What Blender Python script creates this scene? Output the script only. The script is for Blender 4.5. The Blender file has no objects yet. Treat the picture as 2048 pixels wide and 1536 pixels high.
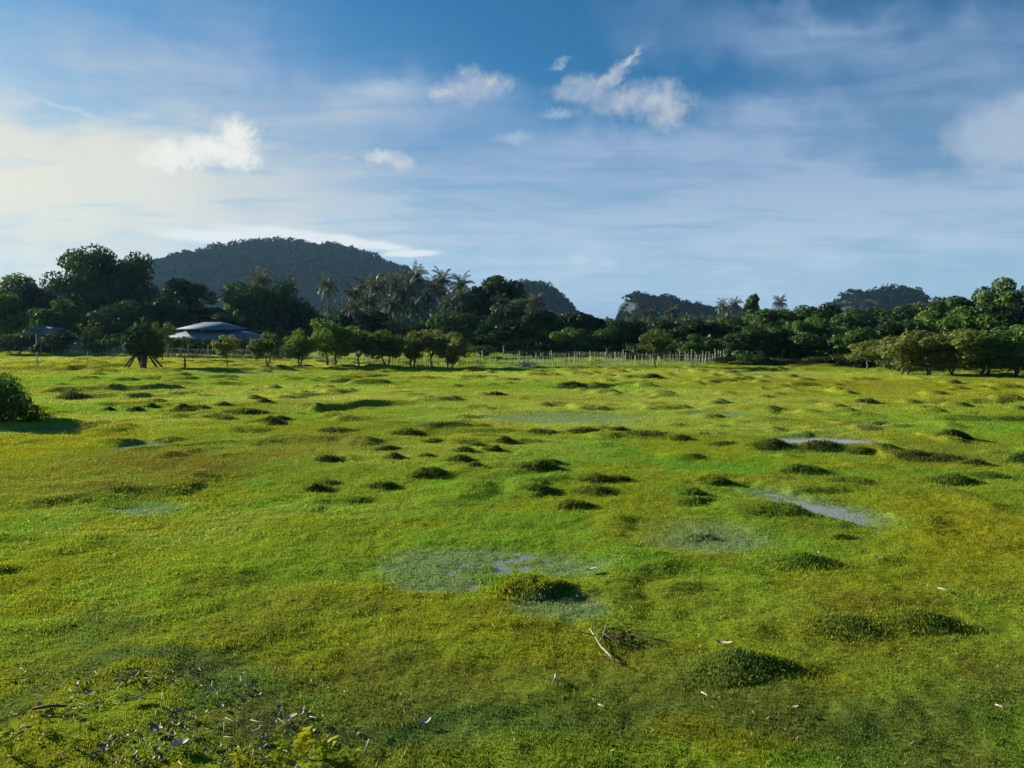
import bpy, math, random
import numpy as np
from mathutils import Vector

# ------------------------------------------------------------------ camera, world, sun, exposure
S = bpy.context.scene
COL = S.collection
F = 1490.0                 # focal length in pixels of the 2048 px wide photograph
CAM_H = 4.0
PITCH = math.atan(128.0 / F)
EXPO = 1.35
SUN_AZ, SUN_EL = math.radians(-62), math.radians(17.5)   # azimuth from +Y, to the left

cam_d = bpy.data.cameras.new("camera")
cam = bpy.data.objects.new("camera", cam_d)
COL.objects.link(cam)
cam.location = (0, 0, CAM_H)
cam.rotation_euler = (math.pi / 2 - PITCH, 0, 0)
cam_d.sensor_width = 36.0
cam_d.lens = 36.0 * F / 2048.0
cam_d.clip_start, cam_d.clip_end = 0.1, 6000
S.camera = cam

S.view_settings.view_transform = 'Standard'
S.view_settings.look = 'None'
S.view_settings.exposure = EXPO
S.view_settings.gamma = 1.0
S.view_settings.use_curve_mapping = False
S.render.engine = 'CYCLES'
cy = S.cycles
cy.max_bounces, cy.diffuse_bounces, cy.glossy_bounces, cy.transmission_bounces = 5, 2, 2, 3
cy.transparent_max_bounces, cy.volume_bounces = 6, 0
cy.caustics_reflective = cy.caustics_refractive = False
cy.sample_clamp_indirect = 4.0
cy.use_adaptive_sampling = True
cy.adaptive_threshold = 0.02
try:
    cy.use_denoising = True
    cy.denoiser = 'OPENIMAGEDENOISE'
except Exception:
    pass

sun_d = bpy.data.lights.new("sun", 'SUN')
sun_d.energy = 4.6
sun_d.angle = math.radians(0.5)
sun_d.color = (1.0, 0.96, 0.78)
sun = bpy.data.objects.new("sun", sun_d)
COL.objects.link(sun)
SUN_DIR = Vector((math.sin(SUN_AZ) * math.cos(SUN_EL), math.cos(SUN_AZ) * math.cos(SUN_EL), math.sin(SUN_EL)))
sun.rotation_euler = (-SUN_DIR).to_track_quat('-Z', 'Y').to_euler()
sun.location = SUN_DIR * 60


def ray(px, py):
    a, b = (px - 1024) / F, (768 - py) / F
    c, s = math.cos(PITCH), math.sin(PITCH)
    return Vector((a, c + b * s, -s + b * c))


def gp(px, py, z=0.0):
    """Ground point seen at a pixel of the photograph."""
    d = ray(px, py)
    t = (z - CAM_H) / d.z
    return d.x * t, d.y * t


def at(px, py, Y):
    """Point at distance Y seen at a pixel of the photograph."""
    d = ray(px, py)
    t = Y / d.y
    return Vector((d.x * t, Y, CAM_H + d.z * t))


def lin(r, g, b):
    f = lambda v: ((v / 255 + 0.055) / 1.055) ** 2.4 if v > 10 else v / 255 / 12.92
    return (f(r), f(g), f(b))


def build_world():
    W = bpy.data.worlds.new("World")
    S.world = W
    W.use_nodes = True
    nt = W.node_tree
    nt.nodes.clear()
    L = nt.links

    def put(sock, v):
        if isinstance(v, bpy.types.NodeSocket):
            L.new(v, sock)
        else:
            sock.default_value = v

    def M(op, a, b=0.0, c=0.0, clamp=False):
        n = nt.nodes.new('ShaderNodeMath'); n.operation = op; n.use_clamp = clamp
        put(n.inputs[0], a); put(n.inputs[1], b); put(n.inputs[2], c)
        return n.outputs[0]

    def VM(op, a, b=(0, 0, 0), c=(0, 0, 0)):
        n = nt.nodes.new('ShaderNodeVectorMath'); n.operation = op
        put(n.inputs[0], a)
        if op not in ('LENGTH',):
            put(n.inputs[1], b)
        if op == 'MULTIPLY_ADD':
            put(n.inputs[2], c)
        return n.outputs['Value'] if op in ('LENGTH', 'DOT_PRODUCT') else n.outputs[0]

    def XYZ(x, y, z=0.0):
        n = nt.nodes.new('ShaderNodeCombineXYZ')
        put(n.inputs[0], x); put(n.inputs[1], y); put(n.inputs[2], z)
        return n.outputs[0]

    def noise(v, scale, detail=5.0, rough=0.55, dist=0.0, out='Fac'):
        n = nt.nodes.new('ShaderNodeTexNoise')
        put(n.inputs['Vector'], v)
        n.inputs['Scale'].default_value = scale
        n.inputs['Detail'].default_value = detail
        n.inputs['Roughness'].default_value = rough
        n.inputs['Distortion'].default_value = dist
        return n.outputs[out]

    def smooth(v, lo, hi):
        n = nt.nodes.new('ShaderNodeMapRange'); n.interpolation_type = 'SMOOTHSTEP'
        put(n.inputs[0], v); n.inputs[1].default_value = lo; n.inputs[2].default_value = hi
        return n.outputs[0]

    def mix(f, a, b):
        n = nt.nodes.new('ShaderNodeMix'); n.data_type = 'RGBA'
        put(n.inputs[0], f); put(n.inputs[6], a); put(n.inputs[7], b)
        return n.outputs[2]

    K = 1.0 / (2 ** EXPO * 0.1)
    C = lambda r, g, b: tuple(v * K for v in lin(r, g, b)) + (1.0,)

    sky = nt.nodes.new('ShaderNodeTexSky')
    sky.sky_type = 'NISHITA'
    sky.sun_disc = False
    sky.sun_elevation = SUN_EL
    sky.sun_rotation = SUN_AZ
    sky.altitude = 10
    sky.air_density, sky.dust_density, sky.ozone_density = 1.0, 0.6, 2.0
    geo = nt.nodes.new('ShaderNodeTexCoord')
    d = geo.outputs['Generated']
    sep = nt.nodes.new('ShaderNodeSeparateXYZ')
    L.new(d, sep.inputs[0])
    x, y, z = sep.outputs
    A = M('MULTIPLY', M('ARCTAN2', x, y), 180 / math.pi)
    E = M('MULTIPLY', M('ARCSINE', z), 180 / math.pi)
    AE = XYZ(A, E)
    # high layer coordinates: a flat sheet of cloud far overhead
    zz = M('ADD', M('MAXIMUM', z, 0.0), 0.10)
    P = XYZ(M('DIVIDE', x, zz), M('DIVIDE', y, zz))

    def deg(px, py):
        v = ray(px, py).normalized()
        return math.degrees(math.atan2(v.x, v.y)), math.degrees(math.asin(v.z))

    def ell(coord, px, py, w, h, rot=0.0):
        """normalised distance to an ellipse of half size w, h (photo pixels) round a sky direction"""
        a0, e0 = deg(px, py)
        kx, ky = F * math.pi / 180, F * math.pi / 180
        sx, sy = kx / w, ky / h
        if rot:
            c, s_ = math.cos(math.radians(rot)), math.sin(math.radians(rot))
            v = VM('SUBTRACT', coord, (a0, e0, 0))
            u1 = VM('DOT_PRODUCT', v, (c * sx, s_ * sx, 0))
            u2 = VM('DOT_PRODUCT', v, (-s_ * sy, c * sy, 0))
            return VM('LENGTH', XYZ(u1, u2))
        return VM('LENGTH', VM('MULTIPLY_ADD', coord, (sx, sy, 0), (-a0 * sx, -e0 * sy, 0)))

    def union(coord, items):
        r = None
        for it in items:
            e = ell(coord, *it)
            r = e if r is None else M('SMOOTH_MIN', r, e, 0.25)
        return r

    # warped direction used for every placed cloud, so that their outlines are ragged
    wn = noise(AE, 0.75, 6, 0.62, 0.0, 'Color')
    warp = VM('MULTIPLY_ADD', VM('SUBTRACT', wn, (0.5, 0.5, 0.5)), (1.7, 1.2, 0), AE)
    wn3 = noise(AE, 2.6, 4, 0.6, 0.0, 'Color')
    warp = VM('MULTIPLY_ADD', VM('SUBTRACT', wn3, (0.5, 0.5, 0.5)), (0.9, 0.6, 0), warp)
    wn2 = noise(AE, 0.16, 4, 0.55, 0.0, 'Color')
    warp2 = VM('MULTIPLY_ADD', VM('SUBTRACT', wn2, (0.5, 0.5, 0.5)), (14, 7, 0), AE)

    # blue of the clear sky: Nishita, balanced to the photograph's exposure
    blue = VM('MULTIPLY', sky.outputs[0], (0.084, 0.276, 0.402))

    blue = mix(M('MULTIPLY', smooth(E, 11.0, 0.5), 0.85), blue, C(147, 182, 215))
    # ---- thin high veils
    soft = lambda it, p=1.0: M('MULTIPLY', smooth(ell(warp2, *it), 1.25, 0.0), p)
    veil = None
    for it, p in [((60, 335, 760, 150), 1.15), ((900, 455, 1400, 100), 0.80), ((230, 130, 640, 210), 0.55),
                  ((1850, 120, 560, 85, -14), 0.72), ((2070, 265, 150, 90), 1.5), ((1500, 280, 460, 85), 0.8),
                  ((1480, 490, 900, 120), 0.80), ((1180, 330, 700, 90), 0.85), ((850, 210, 300, 75), 0.80), ((1650, 380, 600, 60), 0.7), ((560, 230, 300, 90), 0.5),
                  ((1960, 430, 400, 70), 0.55), ((60, 520, 560, 110), 0.85), ((760, 600, 2400, 90), 0.45), ((1620, 20, 120, 16, -22), 0.45)]:
        v = soft(it, p)
        veil = v if veil is None else M('SUBTRACT', M('ADD', veil, v), M('MULTIPLY', M('MULTIPLY', veil, v), 0.75))
    st = noise(VM('MULTIPLY', P, (0.9, 2.2, 1)), 1.25, 8, 0.58, 0.6)
    st2 = noise(VM('MULTIPLY', AE, (0.05, 0.28, 1)), 1.3, 7, 0.6, 0.8)
    tex = M('ADD', M('MULTIPLY', st, 0.8), M('MULTIPLY', st2, 0.8))
    tex = smooth(tex, 0.42, 1.15)
    veil = M('MULTIPLY', veil, M('MULTIPLY_ADD', tex, 0.95, 0.42), clamp=True)
    veil = M('MINIMUM', veil, 0.97)
    glow = smooth(ell(warp2, -60, 330, 900, 330), 1.1, 0.0)
    low = smooth(E, 13.0, 2.0)
    vcol = mix(low, C(150, 176, 208), C(181, 203, 221))
    vcol = mix(glow, vcol, C(232, 230, 214))
    col = mix(veil, blue, vcol)

    # ---- placed cumulus puffs (bright, ragged)
    n_f = noise(AE, 1.3, 7, 0.6)
    puffs = union(warp, [(470, 272, 40, 34), (425, 300, 85, 26), (360, 308, 75, 22), (475, 312, 42, 30), (345, 322, 60, 18),
                         (940, 172, 44, 30), (985, 172, 44, 22), (890, 188, 40, 16),
                         (1170, 182, 62, 27), (1210, 165, 64, 16, 30), (1252, 128, 46, 8, 40), (1245, 200, 80, 26), (1300, 200, 62, 36), (1335, 208, 46, 44), (1332, 242, 34, 18),
                         (770, 316, 36, 13), (805, 326, 26, 15, -30),
                         ])
    pm = smooth(M('ADD', puffs, M('MULTIPLY', M('SUBTRACT', n_f, 0.5), 1.15)), 1.36, 0.18)
    shade = noise(VM('ADD', AE, (0.5, -0.7, 0)), 0.55, 4, 0.5)
    pc = mix(smooth(shade, 0.38, 0.62), C(158, 176, 204), C(196, 204, 208))
    near = smooth(A, -4.0, -16.0)
    pc = mix(near, pc, C(240, 240, 232))
    col = mix(M('MULTIPLY', pm, M('MULTIPLY_ADD', near, 0.16, 0.80)), col, pc)

    edge_c = M('ADD', ell(warp, 2075, 258, 150, 68), M('MULTIPLY', M('SUBTRACT', n_f, 0.5), 0.6))
    col = mix(M('MULTIPLY', smooth(edge_c, 1.05, 0.55), 0.7), col, C(172, 190, 208))
    # ---- faint low scraps and the flat cap cloud above the hill
    faint = union(warp, [(1160, 521, 22, 8), (1216, 527, 20, 11), (272, 421, 20, 8), (690, 317, 24, 3), (245, 475, 26, 4), (120, 212, 120, 5, -12), (288, 230, 22, 10), (1118, 128, 24, 7, 25), (1120, 230, 40, 8), (1028, 276, 40, 12), (780, 180, 70, 22)])
    col = mix(M('MULTIPLY', smooth(faint, 1.3, 0.0), 0.36), col, C(205, 220, 228))
    wl = VM('MULTIPLY_ADD', VM('SUBTRACT', wn, (0.5, 0.5, 0.5)), (1.6, 0.45, 0), AE)
    cap = union(wl, [(465, 474, 150, 15, -1), (620, 476, 190, 16, -5), (820, 506, 70, 8, 3), (735, 488, 100, 9, -6)])
    col = mix(M('MULTIPLY', smooth(cap, 1.15, 0.5), 0.92), col, C(228, 234, 236))

    bg = nt.nodes.new('ShaderNodeBackground')
    bg.inputs[1].default_value = 0.1
    L.new(col, bg.inputs[0])
    out = nt.nodes.new('ShaderNodeOutputWorld')
    L.new(bg.outputs[0], out.inputs[0])
    W.cycles.sampling_method = 'MANUAL'
    W.cycles.sample_map_resolution = 512


build_world()

# ------------------------------------------------------------------ helpers
RNG = np.random.default_rng(7)


def tag(o, label=None, cat=None, group=None, kind=None):
    if label: o['label'] = label
    if cat: o['category'] = cat
    if group: o['group'] = group
    if kind: o['kind'] = kind
    return o


def np_mesh(name, v, faces, mat=None, cols=None, smooth=False, parent=None, link=True, midx=None, mats=None):
    """faces: list of (n,k) int arrays"""
    me = bpy.data.meshes.new(name)
    v = np.asarray(v, np.float32)
    me.vertices.add(len(v))
    me.vertices.foreach_set('co', v.ravel())
    loops = np.concatenate([f.ravel() for f in faces]).astype(np.int32)
    tot = np.concatenate([np.full(len(f), f.shape[1], np.int32) for f in faces])
    start = np.concatenate([[0], np.cumsum(tot)[:-1]]).astype(np.int32)
    me.loops.add(len(loops))
    me.loops.foreach_set('vertex_index', loops)
    me.polygons.add(len(tot))
    me.polygons.foreach_set('loop_start', start)
    me.polygons.foreach_set('loop_total', tot)
    if smooth:
        me.polygons.foreach_set('use_smooth', np.ones(len(tot), bool))
    for m in (mats or ([mat] if mat else [])):
        me.materials.append(m)
    if midx is not None:
        me.polygons.foreach_set('material_index', np.asarray(midx, np.int32))
    if cols is not None:
        a = me.attributes.new('tint', 'FLOAT_COLOR', 'POINT')
        c = np.zeros((len(v), 4), np.float32)
        c[:, :cols.shape[1]] = cols
        a.data.foreach_set('color', c.ravel())
    me.update(calc_edges=True)
    o = bpy.data.objects.new(name, me)
    if link: COL.objects.link(o)
    if parent: o.parent = parent
    return o


class MB:
    """collects quads/tris/tubes for one mesh"""
    def __init__(self): self.v, self.q, self.t, self.n = [], [], [], 0
    def add(self, v, q=None, t=None):
        v = np.asarray(v, float).reshape(-1, 3)
        if q is not None: self.q.append(np.asarray(q, int).reshape(-1, 4) + self.n)
        if t is not None: self.t.append(np.asarray(t, int).reshape(-1, 3) + self.n)
        self.v.append(v); self.n += len(v)
    def tube(self, pts, rad, sides=6):
        pts = [Vector(p) for p in pts]
        rings = []
        for i, p in enumerate(pts):
            d = (pts[min(i + 1, len(pts) - 1)] - pts[max(i - 1, 0)])
            d = d.normalized() if d.length > 1e-9 else Vector((0, 0, 1))
            a = d.cross(Vector((0.31, 0.93, 0.2)) if abs(d.z) > 0.8 else Vector((0, 0, 1))).normalized()
            b = d.cross(a)
            for k in range(sides):
                t = 2 * math.pi * k / sides
                rings.append(p + (a * math.cos(t) + b * math.sin(t)) * rad[i])
        q = []
        for i in range(len(pts) - 1):
            for k in range(sides):
                k2 = (k + 1) % sides
                q.append((i * sides + k, i * sides + k2, (i + 1) * sides + k2, (i + 1) * sides + k))
        n0 = len(rings)
        t = []
        rings += [pts[0], pts[-1]]
        e = (len(pts) - 1) * sides
        for k in range(sides):
            k2 = (k + 1) % sides
            t += [(n0, k2, k), (n0 + 1, e + k, e + k2)]
        self.add([tuple(r) for r in rings], q, t)
    def box(self, x0, x1, y0, y1, z0, z1):
        v = [(x, y, z) for z in (z0, z1) for y in (y0, y1) for x in (x0, x1)]
        self.add(v, [(0, 2, 3, 1), (4, 5, 7, 6), (0, 1, 5, 4), (2, 6, 7, 3), (0, 4, 6, 2), (1, 3, 7, 5)])
    def build(self, name, mat, parent=None, smooth=False, cols=None):
        f = []
        if self.q: f.append(np.concatenate(self.q))
        if self.t: f.append(np.concatenate(self.t))
        return np_mesh(name, np.concatenate(self.v), f, mat, cols, smooth, parent)


def empty(name, loc, rz=0.0):
    o = bpy.data.objects.new(name, None)
    o.empty_display_size = 0.3
    COL.objects.link(o)
    o.location = loc
    o.rotation_euler = (0, 0, rz)
    return o


def dup(root):
    """copy of a thing with copies of its parts and sub-parts (mesh data shared)"""
    r = root.copy(); COL.objects.link(r)
    for ch in list(root.children):
        c = ch.copy(); COL.objects.link(c); c.parent = r
        for g in ch.children:
            e = g.copy(); COL.objects.link(e); e.parent = c
    return r


# value noise ----------------------------------------------------------
def _hash(ix, iy, seed):
    h = (ix.astype(np.int64) * 374761393 + iy.astype(np.int64) * 668265263 + seed * 1442695041) & 0x7fffffff
    h = ((h ^ (h >> 13)) * 1274126177) & 0x7fffffff
    h = (h ^ (h >> 16)) & 0xffff
    return h / 65535.0


def vnoise(x, y, seed=0):
    x, y = np.asarray(x, float), np.asarray(y, float)
    ix, iy = np.floor(x), np.floor(y)
    fx, fy = x - ix, y - iy
    fx, fy = fx * fx * (3 - 2 * fx), fy * fy * (3 - 2 * fy)
    a, b = _hash(ix, iy, seed), _hash(ix + 1, iy, seed)
    c, d = _hash(ix, iy + 1, seed), _hash(ix + 1, iy + 1, seed)
    return (a + (b - a) * fx) * (1 - fy) + (c + (d - c) * fx) * fy


def fbm(x, y, seed=0, oct=4, gain=0.5):
    s, a, n = 0.0, 1.0, 0.0
    for i in range(oct):
        s = s + a * vnoise(x * 2 ** i + 17.3 * i, y * 2 ** i - 9.1 * i, seed + i)
        n += a; a *= gain
    return s / n


def sstep(a, b, v):
    t = np.clip((v - a) / (b - a), 0, 1)
    return t * t * (3 - 2 * t)


# materials --------------------------------------------------------------
def mat_nodes(name):
    m = bpy.data.materials.new(name); m.use_nodes = True
    nt = m.node_tree; nt.nodes.clear()
    return m, nt, nt.nodes.new('ShaderNodeOutputMaterial')


def leaf_material(name, c1, c2, trans=0.35, scale=0.6, gloss=0.012, from_tint=False, hue=0.25):
    """foliage: colour varies from clump to clump and from plant to plant; thin leaves pass some light"""
    m, nt, out = mat_nodes(name)
    N, L = nt.nodes, nt.links
    if from_tint:
        at_ = N.new('ShaderNodeAttribute'); at_.attribute_name = 'tint'
        col = at_.outputs['Color']
    else:
        geo = N.new('ShaderNodeNewGeometry')
        no = N.new('ShaderNodeTexNoise'); no.inputs['Scale'].default_value = scale; no.inputs['Detail'].default_value = 3
        L.new(geo.outputs['Position'], no.inputs['Vector'])
        oi = N.new('ShaderNodeObjectInfo')
        ad = N.new('ShaderNodeMath'); ad.operation = 'MULTIPLY_ADD'
        L.new(oi.outputs['Random'], ad.inputs[0]); ad.inputs[1].default_value = hue * 2; ad.inputs[2].default_value = -hue
        a2 = N.new('ShaderNodeMath'); a2.operation = 'ADD'
        L.new(no.outputs['Fac'], a2.inputs[0]); L.new(ad.outputs[0], a2.inputs[1])
        mr = N.new('ShaderNodeMapRange'); L.new(a2.outputs[0], mr.inputs[0])
        mr.inputs[1].default_value, mr.inputs[2].default_value = 0.3, 0.7
        mx = N.new('ShaderNodeMix'); mx.data_type = 'RGBA'
        L.new(mr.outputs[0], mx.inputs[0])
        mx.inputs[6].default_value = (*c1, 1); mx.inputs[7].default_value = (*c2, 1)
        col = mx.outputs[2]
    df = N.new('ShaderNodeBsdfDiffuse'); tr = N.new('ShaderNodeBsdfTranslucent')
    L.new(col, df.inputs[0]); L.new(col, tr.inputs[0])
    ms = N.new('ShaderNodeMixShader'); ms.inputs[0].default_value = trans
    L.new(df.outputs[0], ms.inputs[1]); L.new(tr.outputs[0], ms.inputs[2])
    gl = N.new('ShaderNodeBsdfGlossy'); gl.inputs['Roughness'].default_value = 0.45
    gl.inputs[0].default_value = (0.8, 0.85, 0.8, 1)
    m2 = N.new('ShaderNodeMixShader'); m2.inputs[0].default_value = gloss
    if from_tint:      # soaked blades carry a film of water and shine
        gl.inputs['Roughness'].default_value = 0.6
        mw = N.new('ShaderNodeMath'); mw.operation = 'MULTIPLY_ADD'
        L.new(at_.outputs['Alpha'], mw.inputs[0]); mw.inputs[1].default_value = 0.015; mw.inputs[2].default_value = gloss
        L.new(mw.outputs[0], m2.inputs[0])
    L.new(ms.outputs[0], m2.inputs[1]); L.new(gl.outputs[0], m2.inputs[2])
    L.new(m2.outputs[0], out.inputs[0])
    return m


def rough_material(name, c1, c2, scale=4.0, rough=0.85, stretch=(1, 1, 1), bump=0.0):
    m, nt, out = mat_nodes(name)
    N, L = nt.nodes, nt.links
    tc = N.new('ShaderNodeTexCoord')
    mp = N.new('ShaderNodeMapping'); mp.inputs['Scale'].default_value = stretch
    L.new(tc.outputs['Object'], mp.inputs[0])
    no = N.new('ShaderNodeTexNoise'); no.inputs['Scale'].default_value = scale; no.inputs['Detail'].default_value = 6
    L.new(mp.outputs[0], no.inputs['Vector'])
    mr = N.new('ShaderNodeMapRange'); L.new(no.outputs['Fac'], mr.inputs[0])
    mr.inputs[1].default_value, mr.inputs[2].default_value = 0.33, 0.67
    mx = N.new('ShaderNodeMix'); mx.data_type = 'RGBA'
    L.new(mr.outputs[0], mx.inputs[0])
    mx.inputs[6].default_value = (*c1, 1); mx.inputs[7].default_value = (*c2, 1)
    p = N.new('ShaderNodeBsdfPrincipled')
    L.new(mx.outputs[2], p.inputs['Base Color'])
    p.inputs['Roughness'].default_value = rough
    p.inputs['Specular IOR Level'].default_value = 0.15
    if bump:
        b = N.new('ShaderNodeBump'); b.inputs['Strength'].default_value = bump; b.inputs['Distance'].default_value = 0.05
        L.new(no.outputs['Fac'], b.inputs['Height']); L.new(b.outputs[0], p.inputs['Normal'])
    L.new(p.outputs[0], out.inputs[0])
    return m


MAT = {}
MAT['grass'] = leaf_material('grass_blade', None, None, trans=0.5, gloss=0.008, from_tint=True)
MAT['mango'] = leaf_material('dark_leaf', (0.018, 0.038, 0.013), (0.060, 0.105, 0.026), trans=0.22, scale=0.35)
MAT['bright'] = leaf_material('fresh_leaf', (0.048, 0.105, 0.018), (0.125, 0.195, 0.030), trans=0.42, scale=0.4)
MAT['olive'] = leaf_material('olive_leaf', (0.080, 0.115, 0.022), (0.165, 0.185, 0.038), trans=0.48, scale=0.7)
MAT['palm'] = leaf_material('palm_leaf', (0.036, 0.052, 0.022), (0.108, 0.115, 0.050), trans=0.3, scale=0.5, gloss=0.05)
MAT['bush'] = leaf_material('bush_leaf', (0.055, 0.120, 0.014), (0.14, 0.24, 0.028), trans=0.42, scale=1.2)
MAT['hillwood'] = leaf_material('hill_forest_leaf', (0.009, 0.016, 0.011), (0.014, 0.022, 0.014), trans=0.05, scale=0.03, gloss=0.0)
MAT['weed'] = leaf_material('weed_leaf', (0.26, 0.30, 0.012), (0.44, 0.42, 0.016), trans=0.5, scale=9.0)
MAT['bark'] = rough_material('bark', (0.045, 0.036, 0.026), (0.13, 0.11, 0.085), 5.0, 0.9, (1, 1, 0.25), 0.5)
MAT['palebark'] = rough_material('pale_bark', (0.09, 0.078, 0.06), (0.20, 0.175, 0.14), 9.0, 0.85, (1, 1, 0.4), 0.4)
MAT['stick'] = rough_material('weathered_stick', (0.24, 0.23, 0.185), (0.50, 0.48, 0.39), 3.0, 0.9, (1, 1, 0.2))
MAT['drywood'] = rough_material('bleached_wood', (0.20, 0.165, 0.12), (0.46, 0.40, 0.32), 30.0, 0.75, (1, 1, 1), 0.4)
MAT['twig'] = rough_material('dark_twig', (0.05, 0.035, 0.022), (0.12, 0.085, 0.055), 30.0, 0.9)
MAT['dryleaf'] = rough_material('dry_leaf', (0.13, 0.098, 0.066), (0.38, 0.31, 0.225), 25.0, 0.6)
MAT['paleleaf'] = rough_material('bleached_leaf', (0.26, 0.21, 0.145), (0.56, 0.48, 0.37), 25.0, 0.6)
MAT['roof'] = rough_material('blue_grey_roof', (0.125, 0.155, 0.215), (0.175, 0.21, 0.275), 0.5, 0.7, (1, 6, 1))
MAT['tin'] = rough_material('old_tin', (0.13, 0.10, 0.085), (0.30, 0.26, 0.23), 1.2, 0.85)
MAT['housewall'] = rough_material('painted_wall', (0.07, 0.09, 0.10), (0.12, 0.14, 0.15), 1.0, 0.8)
MAT['dark'] = rough_material('dark_timber', (0.015, 0.015, 0.014), (0.04, 0.035, 0.03), 2.0, 0.8)
MAT['rock'] = rough_material('limestone', (0.014, 0.018, 0.020), (0.050, 0.054, 0.060), 0.035, 0.95, (1, 1, 0.5))

# ------------------------------------------------------------------ terrain
# swells, old bunds and soaked hollows of the field, as they lie on the ground
def ground_ellipse(px, py, w, h):
    cx, cy_ = gp(px, py)
    rx = w / F * math.hypot(cy_, CAM_H)
    _, ya = gp(px, py - h); _, yb = gp(px, py + h)
    return cx, cy_, rx, max(0.15, (ya - yb) / 2)

# wet hollows: centre and half size as read from the photograph, depth factor, skew (m of x per m of y)
WET = [(ground_ellipse(1655, 882, 110, 11), 1.0, 0), (ground_ellipse(1432, 873, 62, 5), 0.7, 0),
       (ground_ellipse(1632, 1014, 84, 46), 0.66, -0.42), (ground_ellipse(905, 1125, 215, 40), 0.40, 0),
       (ground_ellipse(880, 1160, 130, 36), 0.40, 0), (ground_ellipse(1110, 1125, 130, 36), 0.38, 0),
       (ground_ellipse(1420, 1078, 190, 48), 0.42, 0), (ground_ellipse(1130, 1215, 120, 40), 0.40, 0),
       (ground_ellipse(275, 1014, 100, 10), 0.54, 0), (ground_ellipse(285, 895, 70, 12), 0.55, 0),
       (ground_ellipse(1440, 828, 70, 7), 0.62, 0), (ground_ellipse(90, 861, 80, 6), 0.62, 0),
       (ground_ellipse(1560, 750, 120, 3), 0.6, 0), (ground_ellipse(480, 747, 190, 3), 0.5, 0),
       (ground_ellipse(1130, 835, 240, 14), 0.45, 0), (ground_ellipse(1740, 850, 90, 8), 0.55, 0),
       (ground_ellipse(1960, 755, 120, 2), 0.6, 0), (ground_ellipse(360, 705, 320, 1.2), 0.6, 0)]
# long low ridges (bunds): from, to in photo pixels, height, half width
RIDGE = [((120, 783), (352, 776), 0.26, 0.5), ((640, 822), (905, 802), 0.30, 0.42), ((1190, 775), (1245, 766), 0.2, 0.4),
         ((1500, 896), (1760, 906), 0.16, 0.5), ((1630, 776), (1690, 786), 0.25, 0.4), ((1790, 835), (1900, 856), 0.16, 0.4),
         ((20, 1003), (215, 997), 0.10, 0.45), ((330, 772), (470, 771), 0.2, 0.5), ((0, 741), (190, 742), 0.25, 0.7),
         ((200, 744), (640, 741), 0.20, 0.7), ((820, 862), (1010, 862), 0.12, 0.5), ((1230, 872), (1560, 886), 0.12, 0.5),
         ((560, 876), (740, 884), 0.12, 0.5), ((1400, 740), (1640, 741), 0.2, 0.7), ((1720, 752), (2048, 762), 0.15, 0.6),
         ((700, 765), (1000, 776), 0.1, 0.5), ((1500, 800), (1720, 812), 0.1, 0.5), ((1860, 800), (2048, 806), 0.12, 0.5)]
SWELL = [(1604, 1124, 75, 14, .09), (1512, 1172, 105, 16, .07), (1758, 1123, 40, 10, .08), (1673, 1250, 120, 26, .08), (1833, 1240, 70, 20, .08),
         (1485, 1335, 110, 26, .11), (1355, 1172, 60, 12, .08), (1690, 1205, 190, 26, .06), (330, 930, 330, 40, .12), (120, 985, 220, 22, .12),
         (700, 1200, 160, 24, .05), (1820, 1420, 200, 50, .05), (1000, 1400, 220, 40, .05), (1560, 955, 100, 10, .03), (450, 1120, 220, 30, .05)]
SWELL = [(*ground_ellipse(a, b, c, d), e) for a, b, c, d, e in SWELL]
RIDGE = [(gp(*a), gp(*b), h, w) for a, b, h, w in RIDGE]


def wetness(x, y):
    w = np.zeros_like(x)
    wx = x + (fbm(x * 1.1, y * 1.1, 31) - 0.5) * 0.9
    wy = y + (fbm(x * 0.8, y * 0.8, 37) - 0.5) * 1.1
    for (cx, cy_, rx, ry), k, sk in WET:
        dx = wx - cx - sk * (wy - cy_)
        d = np.sqrt((dx / rx) ** 2 + ((wy - cy_) / ry) ** 2)
        w = np.maximum(w, k * sstep(1.25, 0.25, d))
    return w


def height(x, y, fine=True):
    x, y = np.asarray(x, float), np.asarray(y, float)
    r = np.hypot(x, y)
    fade = sstep(130, 70, r)
    h = (fbm(x * 0.16, y * 0.22, 3, 3) - 0.35) * 0.13
    h = h + (fbm(x * 0.75, y * 0.9, 11, 3) - 0.42) * 0.10
    # scattered little hummocks
    b = fbm(x * 0.62, y * 0.75, 23, 2)
    h = h + sstep(0.58, 0.84, b) * (0.10 * sstep(5, 14, r) + 0.10 * sstep(20, 40, r))
    h = np.maximum(h, -0.015) * fade
    for (a, b_, hh, ww) in RIDGE:
        ax, ay = a; bx, by = b_
        L2 = (bx - ax) ** 2 + (by - ay) ** 2
        t = np.clip(((x - ax) * (bx - ax) + (y - ay) * (by - ay)) / L2, 0, 1)
        wob = (fbm(x * 0.5, y * 0.5, 61, 2) - 0.5) * 1.2
        d = np.hypot(x - ax - t * (bx - ax), y - ay - t * (by - ay) + wob) / ww
        h = h + hh * np.exp(-d * d) * (0.35 + 1.1 * fbm(x * 0.9, y * 0.9, 71, 2))
    for cx, cy_, rx, ry, hh in SWELL:
        d = ((x - cx) / rx) ** 2 + ((y - cy_) / ry) ** 2
        h = h + hh * np.exp(-1.6 * d)
    w = wetness(x, y)
    h = h * (1 - sstep(0.1, 0.5, w)) - 0.055 * w
    if fine:
        h = h + (fbm(x * 5, y * 5, 41, 2) - 0.5) * 0.038 * sstep(45, 15, r)
    return h


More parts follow.
